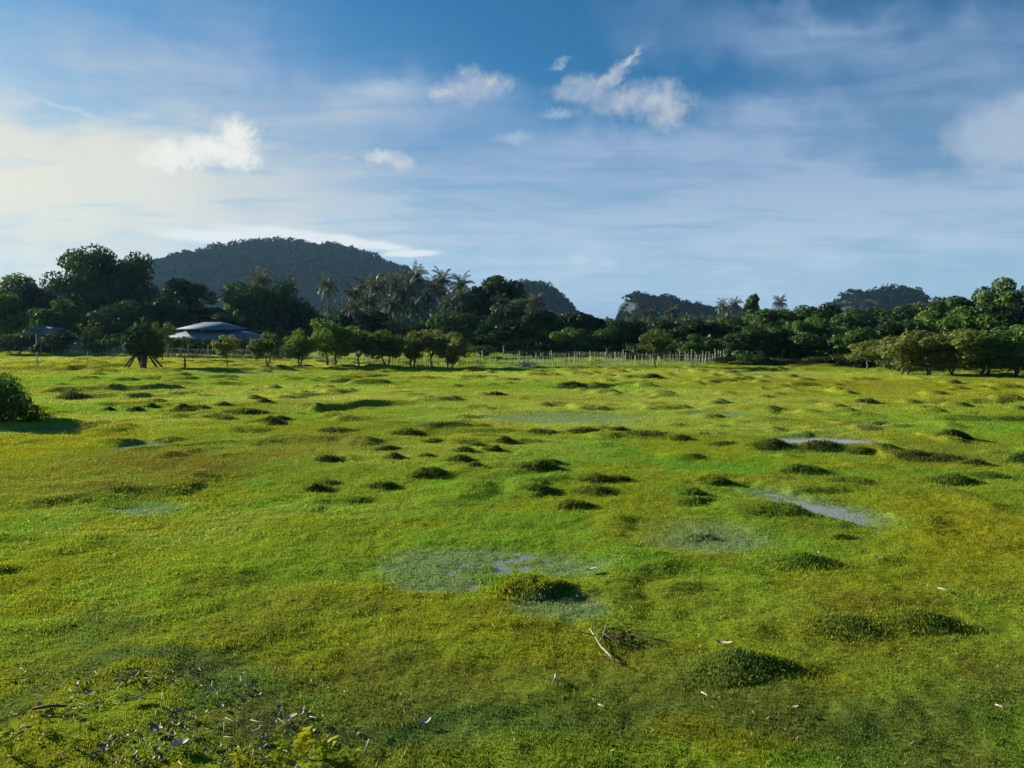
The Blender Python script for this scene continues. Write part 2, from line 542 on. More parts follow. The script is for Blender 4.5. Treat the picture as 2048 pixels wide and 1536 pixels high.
# sward colours: lush, yellowed, brown and sour patches; pale ones paint in far backlight
PATCH = [('deep', 1080, 1430, 900, 150, .62), ('brown', 820, 1330, 420, 70, .7), ('brown', 1700, 1400, 420, 130, .6), ('deep', 900, 1500, 620, 110, .95), ('deep', 260, 1385, 420, 60, .95), ('deep', 1400, 1500, 420, 90, .6), ('deep', 100, 1310, 160, 40, .6), ('deep', 1430, 1350, 160, 40, .6),
         ('soil', 300, 1395, 200, 34, .4), ('soil', 420, 1490, 230, 50, .6), ('soil', 90, 1425, 90, 14, .8), ('soil', 1240, 1282, 60, 18, .7), ('soil', 460, 1420, 90, 30, .6),
         ('brown', 330, 925, 330, 46, .8), ('brown', 110, 985, 220, 26, .7), ('brown', 640, 885, 200, 20, .55), ('brown', 880, 858, 220, 12, .4),
         ('brown', 1700, 1290, 260, 130, .45), ('brown', 1560, 1200, 250, 40, .45), ('brown', 880, 1360, 300, 90, .7), ('brown', 430, 1240, 150, 60, .55),
         ('brown', 1350, 1420, 160, 60, .55), ('brown', 1750, 1470, 260, 90, .35), ('brown', 1640, 900, 150, 14, .55), ('brown', 1860, 910, 180, 24, .4),
         ('brown', 250, 785, 280, 10, .45), ('brown', 1180, 1290, 70, 30, .5), ('brown', 1640, 770, 260, 12, .4), ('brown', 620, 815, 200, 12, .45),
         ('brown', 1000, 795, 260, 10, .35), ('brown', 420, 1450, 320, 90, .35),
         ('yellow', 90, 885, 260, 45, .9), ('yellow', 1930, 1060, 260, 130, 1.0), ('yellow', 1690, 1040, 160, 40, .5), ('yellow', 760, 1215, 260, 60, .7),
         ('yellow', 1850, 780, 420, 30, .8), ('yellow', 420, 860, 300, 20, .6), ('yellow', 200, 730, 420, 16, .9), ('yellow', 1500, 757, 420, 14, .6),
         ('yellow', 300, 1090, 360, 80, .35), ('yellow', 1660, 1225, 200, 40, .5), ('yellow', 60, 1490, 130, 80, .5),
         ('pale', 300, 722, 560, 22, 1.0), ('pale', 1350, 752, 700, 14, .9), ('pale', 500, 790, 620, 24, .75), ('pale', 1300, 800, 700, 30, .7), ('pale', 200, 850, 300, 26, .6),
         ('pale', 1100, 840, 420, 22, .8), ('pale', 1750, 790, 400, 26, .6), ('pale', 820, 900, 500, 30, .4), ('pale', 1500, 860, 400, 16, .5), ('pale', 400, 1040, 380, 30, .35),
         ('lush', 1330, 925, 330, 45, .9), ('lush', 1150, 1020, 300, 60, .5), ('lush', 1120, 830, 300, 18, .6), ('lush', 1650, 1100, 260, 60, .5),
         ('lush', 140, 875, 160, 20, .6), ('lush', 1500, 1340, 160, 40, .6), ('lush', 300, 1390, 330, 60, .9), ('lush', 900, 1500, 300, 70, .7), ('lush', 150, 757, 260, 6, 1.0)]
PATCH = [(k, *ground_ellipse(a, b, c, d), s) for k, a, b, c, d, s in PATCH]
C_BASE = np.array([0.205, 0.285, 0.019])
C_DEEP = np.array([0.078, 0.130, 0.034])
C_SOIL = np.array([0.075, 0.062, 0.036])
C_LUSH = np.array([0.128, 0.300, 0.020])
C_YEL = np.array([0.260, 0.262, 0.010])
C_BRN = np.array([0.175, 0.155, 0.020])
C_WET = np.array([0.190, 0.270, 0.110])  # soaked grass, its watery sheen mixed into the colour
C_PALE = np.array([0.400, 0.430, 0.070])  # brightness of backlit distant grass, put into the colour


def sward(x, y, h=None):
    """sward colour (reflectance, with backlight and wood shade painted in) at ground points"""
    wx = x + (fbm(x * 0.5, y * 0.5, 91, 4) - 0.5) * 4.0
    wy = y + (fbm(x * 0.5, y * 0.5, 97, 4) - 0.5) * 5.0
    m = {'deep': np.zeros_like(x), 'soil': np.zeros_like(x), 'pale': np.zeros_like(x), 'brown': np.zeros_like(x), 'yellow': np.zeros_like(x), 'lush': np.zeros_like(x)}
    for k, cx, cy_, rx, ry, s in PATCH:
        d = np.sqrt(((wx - cx) / rx) ** 2 + ((wy - cy_) / ry) ** 2)
        m[k] = np.maximum(m[k], s * sstep(1.35, 0.3, d))
    n1 = fbm(x * 0.25, y * 0.33, 131, 5)
    n2 = fbm(x * 0.9, y * 1.1, 151, 4)
    n3 = fbm(x * 0.4, y * 0.7, 171, 5)
    c = np.tile(C_BASE, (len(x), 1))
    mixin = lambda c, col, t: c + (col - c) * np.clip(t, 0, 1)[:, None]
    c = mixin(c, C_LUSH, np.maximum(m['lush'], sstep(0.48, 0.66, n1) * 0.5))
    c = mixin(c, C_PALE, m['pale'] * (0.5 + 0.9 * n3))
    c = mixin(c, C_YEL, np.maximum(m['yellow'] * (0.45 + n2), sstep(0.52, 0.7, n3) * 0.65))
    c = mixin(c, C_BRN, np.maximum(m['brown'] * (0.35 + n2 * 1.2), sstep(0.58, 0.76, n2) * 0.32))
    c = mixin(c, C_DEEP, m['deep'] * (0.5 + 0.8 * n1))
    c = mixin(c, C_SOIL, m['soil'] * (0.2 + 1.3 * n2))
    if h is not None:
        c = mixin(c, C_BRN * 1.15, sstep(0.09, 0.22, h) * 0.55)
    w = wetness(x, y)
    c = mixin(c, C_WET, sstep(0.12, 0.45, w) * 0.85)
    # leaf-litter floor of wood and groves, crown shade put into its dark colour
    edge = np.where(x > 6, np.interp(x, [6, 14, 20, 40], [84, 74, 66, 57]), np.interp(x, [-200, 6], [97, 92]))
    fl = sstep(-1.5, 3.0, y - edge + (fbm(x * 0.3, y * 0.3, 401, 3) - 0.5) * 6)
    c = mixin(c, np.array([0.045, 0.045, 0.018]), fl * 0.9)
    c *= (0.86 + 0.3 * fbm(x * 3.1, y * 3.1, 191, 3))[:, None]
    return c


def build_ground():
    # one sheet out to the horizon, fine where the camera looks
    th_f = np.linspace(-0.92, 0.92, 620)
    th_b = np.linspace(0.92, 2 * math.pi - 0.92, 62)[1:-1]
    th = np.concatenate([th_f, th_b])
    r = np.concatenate([[0.4, 1.2, 2.2, 3.2], 4.0 * np.exp(np.linspace(0, math.log(120 / 4.0), 620)), np.geomspace(124, 1500, 70)])
    R, T = np.meshgrid(r, th, indexing='ij')
    x, y = (R * np.sin(T)).ravel(), (R * np.cos(T)).ravel()
    z = height(x, y)
    nr, nt_ = R.shape
    i = np.arange(nr - 1)[:, None] * nt_
    j = np.arange(nt_)[None, :]
    j2 = (j + 1) % nt_
    q = np.stack([i + j, i + nt_ + j, i + nt_ + j2, i + j2], -1).reshape(-1, 4)
    q = q[:, ::-1]
    v = np.stack([x, y, z], 1)
    v = np.vstack([v, [[0, 0, float(z[0])]]])
    c0 = len(v) - 1
    t = np.stack([np.full(nt_, c0), (j2).ravel(), j.ravel()], 1)
    t = t[:, ::-1]
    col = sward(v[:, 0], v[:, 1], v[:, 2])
    near = sstep(60, 12, np.hypot(v[:, 0], v[:, 1]))[:, None]
    thatch = col * 0.72 + np.array([0.016, 0.014, 0.004])
    col = col * (1 - near) * 0.95 + thatch * near
    m, nt, out = mat_nodes('turf')
    N, L = nt.nodes, nt.links
    a = N.new('ShaderNodeAttribute'); a.attribute_name = 'tint'
    geo = N.new('ShaderNodeNewGeometry')
    no = N.new('ShaderNodeTexNoise'); no.inputs['Scale'].default_value = 9; no.inputs['Detail'].default_value = 8; no.inputs['Roughness'].default_value = 0.7
    L.new(geo.outputs['Position'], no.inputs['Vector'])
    mr = N.new('ShaderNodeMapRange'); L.new(no.outputs['Fac'], mr.inputs[0])
    mr.inputs[1].default_value, mr.inputs[2].default_value, mr.inputs[3].default_value, mr.inputs[4].default_value = 0.3, 0.7, 0.6, 1.3
    mx = N.new('ShaderNodeMix'); mx.data_type = 'RGBA'; mx.blend_type = 'MULTIPLY'; mx.inputs[0].default_value = 1
    L.new(a.outputs['Color'], mx.inputs[6]); L.new(mr.outputs[0], mx.inputs[7])
    df = N.new('ShaderNodeBsdfDiffuse'); L.new(mx.outputs[2], df.inputs[0])
    bp = N.new('ShaderNodeBump'); bp.inputs['Strength'].default_value = 0.9; bp.inputs['Distance'].default_value = 0.06
    L.new(no.outputs['Fac'], bp.inputs['Height']); L.new(bp.outputs[0], df.inputs['Normal'])
    L.new(df.outputs[0], out.inputs[0])
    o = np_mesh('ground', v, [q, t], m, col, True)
    tag(o, kind='structure')


build_ground()


def build_water():
    m, nt, out = mat_nodes('shallow_water')
    N, L = nt.nodes, nt.links
    p = N.new('ShaderNodeBsdfPrincipled')
    p.inputs['Base Color'].default_value = (0.23, 0.225, 0.19, 1)
    p.inputs['Roughness'].default_value = 0.03
    p.inputs['IOR'].default_value = 1.4
    geo = N.new('ShaderNodeNewGeometry')
    no = N.new('ShaderNodeTexNoise'); no.inputs['Scale'].default_value = 5; no.inputs['Detail'].default_value = 3
    L.new(geo.outputs['Position'], no.inputs['Vector'])
    bp = N.new('ShaderNodeBump'); bp.inputs['Strength'].default_value = 0.03; bp.inputs['Distance'].default_value = 0.03
    L.new(no.outputs['Fac'], bp.inputs['Height']); L.new(bp.outputs[0], p.inputs['Normal'])
    L.new(p.outputs[0], out.inputs[0])
    for wi, ((cx, cy_, rx, ry), k, sk) in enumerate(WET):
        n = 40
        wz = -0.026 - 0.0012 * wi
        v = [(cx, cy_, wz)]
        for i in range(n):
            t = 2 * math.pi * i / n
            yy = ry * 1.5 * math.sin(t)
            v.append((cx + rx * 1.5 * math.cos(t) + sk * yy, cy_ + yy, wz))
        t = np.array([(0, 1 + i, 1 + (i + 1) % n) for i in range(n)])
        o = np_mesh('puddle', np.array(v), [t], m)
        tag(o, kind='structure')


build_water()


# ------------------------------------------------------------------ grass
def blades(x, y, z, hgt, wid, col, rng, lean=0.55, jit=0.35):
    """one bent blade (two triangles' worth: a quad foot and a tip) per point, returned as arrays"""
    n = len(x)
    az = rng.uniform(0, 2 * math.pi, n)
    la = rng.uniform(0, 2 * math.pi, n)
    ll = np.abs(rng.normal(0, lean, n)) * hgt
    ux, uy = np.cos(az) * wid * 0.5, np.sin(az) * wid * 0.5
    tx, ty = np.cos(la) * ll, np.sin(la) * ll
    v = np.empty((n, 4, 3), np.float32)
    v[:, 0] = np.stack([x - ux, y - uy, z - 0.012], 1)
    v[:, 1] = np.stack([x + ux, y + uy, z - 0.012], 1)
    v[:, 2] = np.stack([x + tx * 0.45 + ux * 0.8, y + ty * 0.45 + uy * 0.8, z + hgt * 0.62], 1)
    v[:, 3] = np.stack([x + tx, y + ty, z + hgt], 1)
    f = np.arange(n * 4).reshape(n, 4)
    f = f[:, [0, 1, 2, 3]]
    c = col * (1 + rng.normal(0, jit, n))[:, None].clip(0.35, 1.9)
    shift = rng.normal(0, 0.10, n)
    c = c * np.stack([1 + shift, np.ones(n), 1 - shift], 1)
    c = np.repeat(np.clip(c, 0.004, 0.6), 4, 0)
    return v.reshape(-1, 3), f, c


def build_grass():
    rng = np.random.default_rng(21)
    n = 820000
    r0, r1 = 5.0, 92.0
    # density falls with distance as one sees fewer blades of it
    u = rng.random(n)
    r = np.where(rng.random(n) < 0.9, r0 * (r1 / r0) ** (u ** 1.12), r0 + (r1 - r0) * u)
    t = rng.uniform(-0.74, 0.74, n)
    x, y = r * np.sin(t), r * np.cos(t)
    w = wetness(x, y)
    clump = fbm(x * 2.2, y * 2.2, 211, 3)
    keep = (rng.random(n) < np.clip(1.12 - 0.40 * w - 0.9 * sstep(0.70, 0.9, w), 0.02, 1)) & (rng.random(n) < 0.45 + clump)
    x, y, r, w, clump = x[keep], y[keep], r[keep], w[keep], clump[keep]
    z = height(x, y)
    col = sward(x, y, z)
    lod = np.maximum(1.0, r / 8.0)
    tuft = sstep(0.64, 0.80, fbm(x * 1.7, y * 1.7, 231, 3))
    col = col * (1 - 0.12 * tuft)[:, None]
    hgt = (0.014 + 0.025 * clump * rng.uniform(0.5, 1.3, len(x))) * (1 + 0.18 * (lod - 1)) * np.clip(1.1 - 0.4 * w, 0.5, 1) * (1 + 0.5 * tuft)
    wid = 0.0062 * lod ** 0.95 * rng.uniform(0.7, 1.3, len(x))
    dry = rng.random(len(x)) < 0.006          # dead straw standing among the green
    col[dry] = np.array([0.42, 0.36, 0.16]); hgt = np.where(dry, hgt * 1.7, hgt); wid = np.where(dry, wid * 0.6, wid)
    v, f, c = blades(x, y, z, hgt, wid, col, rng, 0.55, 0.19)
    c = np.hstack([c, np.repeat(sstep(0.15, 0.55, w), 4)[:, None]])
    o = np_mesh('grass', v, [f], MAT['grass'], c)
    tag(o, 'short yellowish green grass covering the flat damp field', 'grass', kind='stuff')


build_grass()

# ------------------------------------------------------------------ hummocks
def hummock(px, py, w, h, label, group=None, lush=0.0, seed=None):
    """a raised grassy hump: earth dome with its own longer grass; px,py is the foot, w,h its size in photo pixels"""
    rng = np.random.default_rng(int(px * 7 + py * 13))
    cx, cy_ = gp(px, py - h * 0.25)
    dist = math.hypot(cy_, CAM_H)
    rx = 0.5 * w / F * dist * 1.08
    ry = rx * rng.uniform(0.6, 0.85)
    hz = max(0.035, h / F * dist * float(np.interp(dist, [9, 13, 18, 40], [0.36, 0.44, 0.60, 0.72])) * (1 if not lush else 0.75))
    nr, na = 12, 36
    t = np.linspace(0, 1, nr)
    a = np.linspace(0, 2 * math.pi, na, endpoint=False)
    Rr, Aa = np.meshgrid(t, a, indexing='ij')
    sd = int(px)
    edge = 0.66 + 0.62 * vnoise(np.cos(Aa) * 1.4 + sd, np.sin(Aa) * 1.4 + py, 5)
    X = (Rr * np.cos(Aa) * rx * edge).ravel(); Y = (Rr * np.sin(Aa) * ry * edge).ravel()
    prof = (1 - Rr.ravel() ** 2) ** 1.35
    lump = 0.25 + 1.5 * fbm((X + cx) / rx * 1.5, (Y + cy_) / rx * 1.5, sd % 97, 3)
    base = height(X + cx, Y + cy_, False)
    z0 = float(height(np.array([cx]), np.array([cy_]), False)[0])
    Z = base - z0 + hz * prof * lump - 0.03 * Rr.ravel() ** 6
    v = np.stack([X, Y, Z], 1)
    i = np.arange(nr - 1)[:, None] * na; j = np.arange(na)[None]; j2 = (j + 1) % na
    q = np.stack([i + j, i + na + j, i + na + j2, i + j2], -1).reshape(-1, 4)
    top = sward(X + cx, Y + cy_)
    dk = np.array([0.034, 0.050, 0.012])  # dark grass, deepened to paint in the shade of backlit humps
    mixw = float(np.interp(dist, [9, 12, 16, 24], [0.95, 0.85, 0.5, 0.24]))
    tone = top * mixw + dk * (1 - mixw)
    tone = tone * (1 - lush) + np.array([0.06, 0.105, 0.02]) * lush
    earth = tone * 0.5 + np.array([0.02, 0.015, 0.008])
    root = empty('grass_hummock', (cx, cy_, z0))
    tag(root, label, 'grass hummock', group)
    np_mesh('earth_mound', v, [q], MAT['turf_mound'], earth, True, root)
    # blades over the dome
    area = w * h
    n = int(np.clip(area * float(np.interp(dist, [9, 14, 20], [0.5, 0.7, 0.9])), 220, 5200))
    rr = np.sqrt(rng.random(n)) * np.where(rng.random(n) < .3, 1.4, 1.0); aa = rng.uniform(0, 2 * math.pi, n)
    ed = 0.66 + 0.62 * vnoise(np.cos(aa) * 1.4 + sd, np.sin(aa) * 1.4 + py, 5)
    bx, by = rr * np.cos(aa) * rx * ed, rr * np.sin(aa) * ry * ed
    lm = 0.25 + 1.5 * fbm((bx + cx) / rx * 1.5, (by + cy_) / rx * 1.5, sd % 97, 3)
    bz = height(bx + cx, by + cy_, False) - z0 + hz * np.clip(1 - rr ** 2, 0, 1) ** 1.35 * lm
    lod = max(1.0, dist / 9.0)
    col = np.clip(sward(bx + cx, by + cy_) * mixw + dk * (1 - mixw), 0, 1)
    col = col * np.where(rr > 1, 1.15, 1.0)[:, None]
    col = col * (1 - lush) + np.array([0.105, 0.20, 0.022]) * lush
    hh = (0.02 + 0.03 * rng.random(n)) * float(np.interp(dist, [9, 16], [1.0, 1.4])) * (1 + 0.13 * (lod - 1))
    ww = 0.0085 * lod ** 0.95 * rng.uniform(0.7, 1.3, n)
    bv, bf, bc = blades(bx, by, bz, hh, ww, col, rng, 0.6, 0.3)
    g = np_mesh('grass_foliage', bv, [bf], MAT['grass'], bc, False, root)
    return root


def turf_mound():
    m, nt, out = mat_nodes('mound_turf')
    N, L = nt.nodes, nt.links
    a = N.new('ShaderNodeAttribute'); a.attribute_name = 'tint'
    df = N.new('ShaderNodeBsdfDiffuse'); L.new(a.outputs['Color'], df.inputs[0])
    geo = N.new('ShaderNodeNewGeometry')
    no = N.new('ShaderNodeTexNoise'); no.inputs['Scale'].default_value = 14; no.inputs['Detail'].default_value = 6
    L.new(geo.outputs['Position'], no.inputs['Vector'])
    bp = N.new('ShaderNodeBump'); bp.inputs['Strength'].default_value = 0.8; bp.inputs['Distance'].default_value = 0.05
    L.new(no.outputs['Fac'], bp.inputs['Height']); L.new(bp.outputs[0], df.inputs['Normal'])
    L.new(df.outputs[0], out.inputs[0])
    return m


MAT['turf_mound'] = turf_mound()
LG, CG, RG, FG = ('hummocks on the left of the field', 'hummocks strewn over the middle of the field',
                  'hummocks on the right of the field', 'hummocks far out near the fence')
HUM = [
    # left side, front to back
    (656, 926, 46, 13, 'dark round hummock on the left edge of the middle scatter, behind its nearest flat pair', LG),
    (634, 985, 60, 14, 'flat dark hummock ending the middle scatter on the left, front of a close pair', LG),
    (652, 970, 50, 8, 'thin low hummock right behind the flat one at the left end of the scatter', LG),
    (666, 867, 64, 9, 'long thin dark hummock alone between brown grass and bright left meadow', LG),
    (540, 852, 66, 13, 'broad dark hummock nearest of the left cluster, with a smaller bump on its right', LG),
    (562, 844, 40, 10, 'small bump joined to the back right of the broad left cluster hummock', LG),
    (452, 843, 44, 10, 'small dark hummock in front left of the wide shaggy clump', LG),
    (486, 831, 96, 14, 'wide shaggy clump of several humps in the left cluster', LG),
    (446, 814, 34, 8, 'little hummock just behind the wide shaggy clump on its left', LG),
    (374, 825, 70, 11, 'long dark loaf shaped hummock left of the wide shaggy clump', LG),
    (272, 825, 40, 10, 'dark hummock second from the bush in the row towards the shaggy clump', LG),
    (302, 817, 36, 8, 'low hummock touching the back of the row between bush and shaggy clump', LG),
    (219, 823, 24, 7, 'smallest hummock nearest the left bush in bright meadow grass', LG),
    (530, 809, 30, 8, 'small isolated hummock behind the left cluster', LG),
    (145, 800, 80, 9, 'long flat dark hummock just right of and behind the leafy bush', LG),
    # middle scatter
    (854, 962, 66, 24, 'tall dark dome shaped hummock, most pointed of the middle scatter', CG),
    (768, 980, 56, 16, 'dark rounded hummock in front left of the tall pointed dome', CG),
    (716, 1003, 48, 8, 'faint low hummock in front of the rounded one left of the pointed dome', CG),
    (775, 902, 48, 13, 'dark hummock back left of the middle scatter, upper of a stacked pair', CG),
    (789, 920, 36, 12, 'small dark hummock in front of the back left one of the scatter', CG),
    (854, 916, 30, 6, 'tiny faint hummock midway between the stacked pair and the flat topped one', CG),
    (815, 872, 62, 11, 'flat dark hummock in front of the long low ridge behind the scatter', CG),
    (866, 888, 42, 8, 'low hummock to the right front of the flat one by the long ridge', CG),
    (922, 927, 50, 16, 'dark flat topped hummock in the middle of the scatter', CG),
    (928, 909, 40, 11, 'brownish hummock directly behind the dark flat topped one', CG),
    (958, 897, 32, 9, 'small hummock behind and right of the brownish one in the scatter', CG),
    (985, 907, 40, 12, 'dark hummock with a tail on its right in the scatter', CG),
    (1011, 892, 34, 11, 'small pointed hummock at the back right corner of the scatter', CG),
    (950, 944, 30, 9, 'tiny hummock in front right of the flat topped one', CG),
    (1080, 949, 86, 19, 'broad dark hummock right of the scatter with pale grass at its foot', CG),
    (1103, 934, 42, 12, 'small dark hummock just behind the broad one with the pale foot', CG),
    (1196, 968, 60, 13, 'dark left half of a double hummock right of the broad pale footed one', CG),
    (1234, 966, 46, 10, 'paler right half of the double hummock', CG),
    (1084, 987, 66, 14, 'shaggy brown green hummock in front of the broad pale footed one', CG),
    (1192, 990, 88, 14, 'long shaggy hummock in front of the double hummock', CG),
    (1146, 1017, 68, 18, 'dark hummock nearest of those right of the scatter, above the wet grey grass', CG),
    (1070, 1190, 150, 52, 'largest nearest grassy tussock, dark on its right, standing in grey wet grass', CG),
    # behind the scatter, middle distance
    (1085, 867, 62, 10, 'low dark hummock left of the humped pair behind the scatter', CG),
    (1174, 869, 68, 13, 'humped dark hummock with a lower shoulder on its left, behind the scatter', CG),
    (1237, 863, 38, 9, 'small dark hummock between the shouldered one and the long brown one', CG),
    (1295, 876, 84, 11, 'long brown topped hummock in the row leading to the puddle', CG),
    (1362, 884, 44, 9, 'small dark hummock right after the long brown topped one', CG),
    # right side
    (1388, 1012, 62, 22, 'dark hummock front one of a stacked pair left of the shining wet patch', RG),
    (1386, 992, 52, 13, 'shaggy hummock behind the dark one left of the shining wet patch', RG),
    (1438, 972, 56, 14, 'dark flat hummock behind the stacked pair, left of the wet patch top', RG),
    (1550, 1034, 120, 20, 'long dark hummock along the near left side of the shining wet patch', RG),
    (1608, 953, 86, 20, 'large dark hummock sloping to the right, behind the shining wet patch', RG),
    (1713, 973, 84, 14, 'long brown hummock tapering right, beside the top of the wet patch', RG),
    (1403, 1076, 64, 10, 'faint hummock in the greyish soaked grass', RG),
    (1680, 1077, 46, 12, 'small hummock in front of the shining wet patch', RG),
    (1542, 903, 70, 13, 'dark hummock at the front left of the open puddle', RG),
    (1640, 905, 84, 10, 'dark bank like hummock along the near shore of the open puddle', RG),
    (1718, 912, 46, 10, 'small dark hummock off the right end of the open puddle', RG),
    (1852, 923, 116, 15, 'longest dark hummock on the right, between puddle and frame edge', RG),
    (1948, 935, 56, 11, 'dark hummock right of the longest one', RG),
    (2040, 934, 56, 24, 'tall dark hummock cut by the right frame edge', RG),
    (1904, 972, 90, 19, 'wide dark hummock with pale grass blades at its foot, right side', RG),
    (1974, 959, 76, 9, 'low thin hummock behind the wide pale footed one on the right', RG),
    (1912, 885, 64, 20, 'peaked dark hummock alone behind the longest one on the right', RG),
    (1450, 893, 50, 8, 'thin hummock in brown grass left of the open puddle', RG),
    (1690, 850, 42, 7, 'left of two small thin hummocks behind the open puddle', RG),
    (1762, 850, 34, 7, 'right of two small thin hummocks behind the open puddle', RG),
    # far
    (1733, 810, 40, 14, 'knobby hummock far right behind the two thin ones', FG),
    (1141, 779, 70, 9, 'long dark hummock with a trailing bank, far out below the fence middle', FG),
    (994, 794, 38, 9, 'small dark hummock with a lighter one behind, far centre', FG),
    (1299, 759, 40, 9, 'little dark hummock close to the far field edge near the lone tree', FG),
    (690, 766, 70, 6, 'thin far hummock in front of the green orchard tree', FG),
    (888, 857, 120, 9, 'wide faint brown hummock at the back of the middle scatter', CG),
]
for a in HUM:
    hummock(*a)
hummock(1485, 1352, 190, 34, 'broad dark green mound of lush grass right of the fallen branch', 'mounds of lush grass in the near field', lush=0.35)
hummock(1835, 1252, 130, 22, 'low dark mound in the near field, far right', 'mounds of lush grass in the near field', lush=0.3)
hummock(1690, 1262, 140, 18, 'low green mound between the dark near mounds', 'mounds of lush grass in the near field', lush=0.3)
hummock(1600, 1132, 130, 16, 'flat brownish mound behind the near green mounds', 'mounds of lush grass in the near field', lush=0.15)


# ------------------------------------------------------------------ hills
def ridge_hill(name, prof, Y, depth, seed, mat, kind='structure', steep=2.0):
    """a hill whose crest follows (px,py) seen at distance Y"""
    P = [at(px, py, Y) for px, py in prof]
    xs = np.array([p.x for p in P]); zs = np.array([p.z for p in P])
    x = np.linspace(xs[0], xs[-1], 160)
    s = np.linspace(-1, 1, 60)
    Xg, Sg = np.meshgrid(x, s, indexing='ij')
    hx = np.interp(Xg, xs, zs)
    rough_ = (fbm(Xg * 0.016, Sg * depth * 0.012, seed, 5) - 0.5)
    Yg = Y + Sg * depth
    Zg = hx * (1 - np.abs(Sg) ** steep) * (1 + 0.9 * rough_ * np.abs(Sg)) - 0.8
    v = np.stack([Xg.ravel(), Yg.ravel(), Zg.ravel()], 1)
    n, k = Xg.shape
    i = np.arange(n - 1)[:, None] * k; j = np.arange(k - 1)[None]
    q = np.stack([i + j, i + k + j, i + k + j + 1, i + j + 1], -1).reshape(-1, 4)
    o = np_mesh(name, v, [q], mat, None, True)
    tag(o, kind=kind)
    def f(xx, ss):
        h_ = np.interp(xx, xs, zs)
        r_ = (fbm(xx * 0.016, ss * depth * 0.012, seed, 5) - 0.5)
        return h_ * (1 - np.abs(ss) ** steep) * (1 + 0.9 * r_ * np.abs(ss)) - 0.8
    return f, xs, depth


def cards(c, nrm, size, rng, elong=1.0):
    """leaf-like quads at points c, facing roughly nrm"""
    n = len(c)
    nrm = nrm + rng.normal(0, 0.55, (n, 3))
    nrm /= np.linalg.norm(nrm, axis=1)[:, None] + 1e-9
    r = rng.normal(0, 1, (n, 3))
    a = np.cross(nrm, r); a /= np.linalg.norm(a, axis=1)[:, None] + 1e-9
    b = np.cross(nrm, a)
    s = (size * rng.uniform(0.65, 1.35, n))[:, None]
    v = np.stack([c - a * s * 0.5 * elong, c - b * s * 0.32 + a * s * 0.05, c + a * s * 0.5 * elong, c + b * s * 0.32 - a * s * 0.05], 1)
    return v.reshape(-1, 3), np.arange(n * 4).reshape(n, 4)


def hill_forest(name, hill, Y, seed, step, lobe, size, per, label, cat='forest', bare=0.0, emergent=0.12):
    f, xs, depth = hill
    rng = np.random.default_rng(seed)
    C, Nn = [], []
    x0, x1 = xs[0], xs[-1]
    nx = int((x1 - x0) / step); ns = int(1.25 * depth / step)
    for i in range(nx):
        for j in range(ns):
            s = -1 + 1.25 * (j + rng.uniform(-.4, .4)) / ns
            x = x0 + (i + rng.uniform(-.5, .5)) * step
            if not (x0 < x < x1): continue
            z = float(f(np.array([x]), np.array([s]))[0])
            if z < 0.5: continue
            if bare and float(vnoise(np.array([x * 0.045]), np.array([z * 0.06]), seed)[0]) < bare: continue
            r = lobe * rng.uniform(0.6, 1.3)
            crest = abs(s) < 0.16
            if rng.random() < (0.5 if crest else emergent): z += r * (0.9 if crest else 0.55)
            dr = rng.normal(0, 1, (per, 3)); dr[:, 2] = np.abs(dr[:, 2]) * 0.9 - 0.15
            dr /= np.linalg.norm(dr, axis=1)[:, None]
            C.append(np.array([x, Y + s * depth, z + r * 0.15]) + dr * r * np.array([1, 1, 0.85]) * rng.uniform(0.75, 1.05, (per, 1)))
            Nn.append(dr)
    v, q = cards(np.concatenate(C), np.concatenate(Nn), size, rng)
    o = np_mesh(name, v, [q], MAT['hillwood'])
    tag(o, label, cat, kind='stuff')


MAT['hillsoil'] = rough_material('hill_floor', (0.012, 0.018, 0.010), (0.03, 0.036, 0.018), 0.05, 0.95)
h1 = ridge_hill('hill', [(130, 650), (215, 592), (280, 552), (330, 537), (400, 519), (470, 506), (540, 499), (600, 497), (680, 505), (740, 521), (790, 541), (830, 562), (880, 592), (950, 620), (1050, 652)], 1000, 260, 5, MAT['hillsoil'])
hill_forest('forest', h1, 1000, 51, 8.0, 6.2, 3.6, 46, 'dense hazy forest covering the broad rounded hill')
h2 = ridge_hill('hill', [(985, 650), (1000, 590), (1030, 571), (1060, 573), (1100, 580), (1118, 597), (1132, 612), (1146, 630), (1175, 640), (1200, 648)], 690, 70, 15, MAT['rock'], steep=4)
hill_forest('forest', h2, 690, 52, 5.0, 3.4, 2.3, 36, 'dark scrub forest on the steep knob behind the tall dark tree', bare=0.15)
h3 = ridge_hill('hill', [(1240, 660), (1246, 630), (1253, 604), (1275, 596), (1320, 601), (1350, 606), (1372, 614), (1420, 617), (1470, 622), (1520, 640), (1560, 655)], 640, 60, 25, MAT['rock'], steep=5)
hill_forest('forest', h3, 640, 53, 4.6, 3.0, 2.0, 34, 'scrub forest over the grey limestone bluff right of the gap', bare=0.26)
h4 = ridge_hill('hill', [(1640, 650), (1670, 612), (1690, 597), (1712, 588), (1738, 593), (1760, 585), (1788, 579), (1804, 585), (1818, 601), (1835, 620), (1880, 650)], 700, 60, 35, MAT['rock'], steep=4)
hill_forest('forest', h4, 700, 54, 5.0, 3.2, 2.2, 34, 'scrub forest on the twin topped limestone hill above the right wood', bare=0.2)


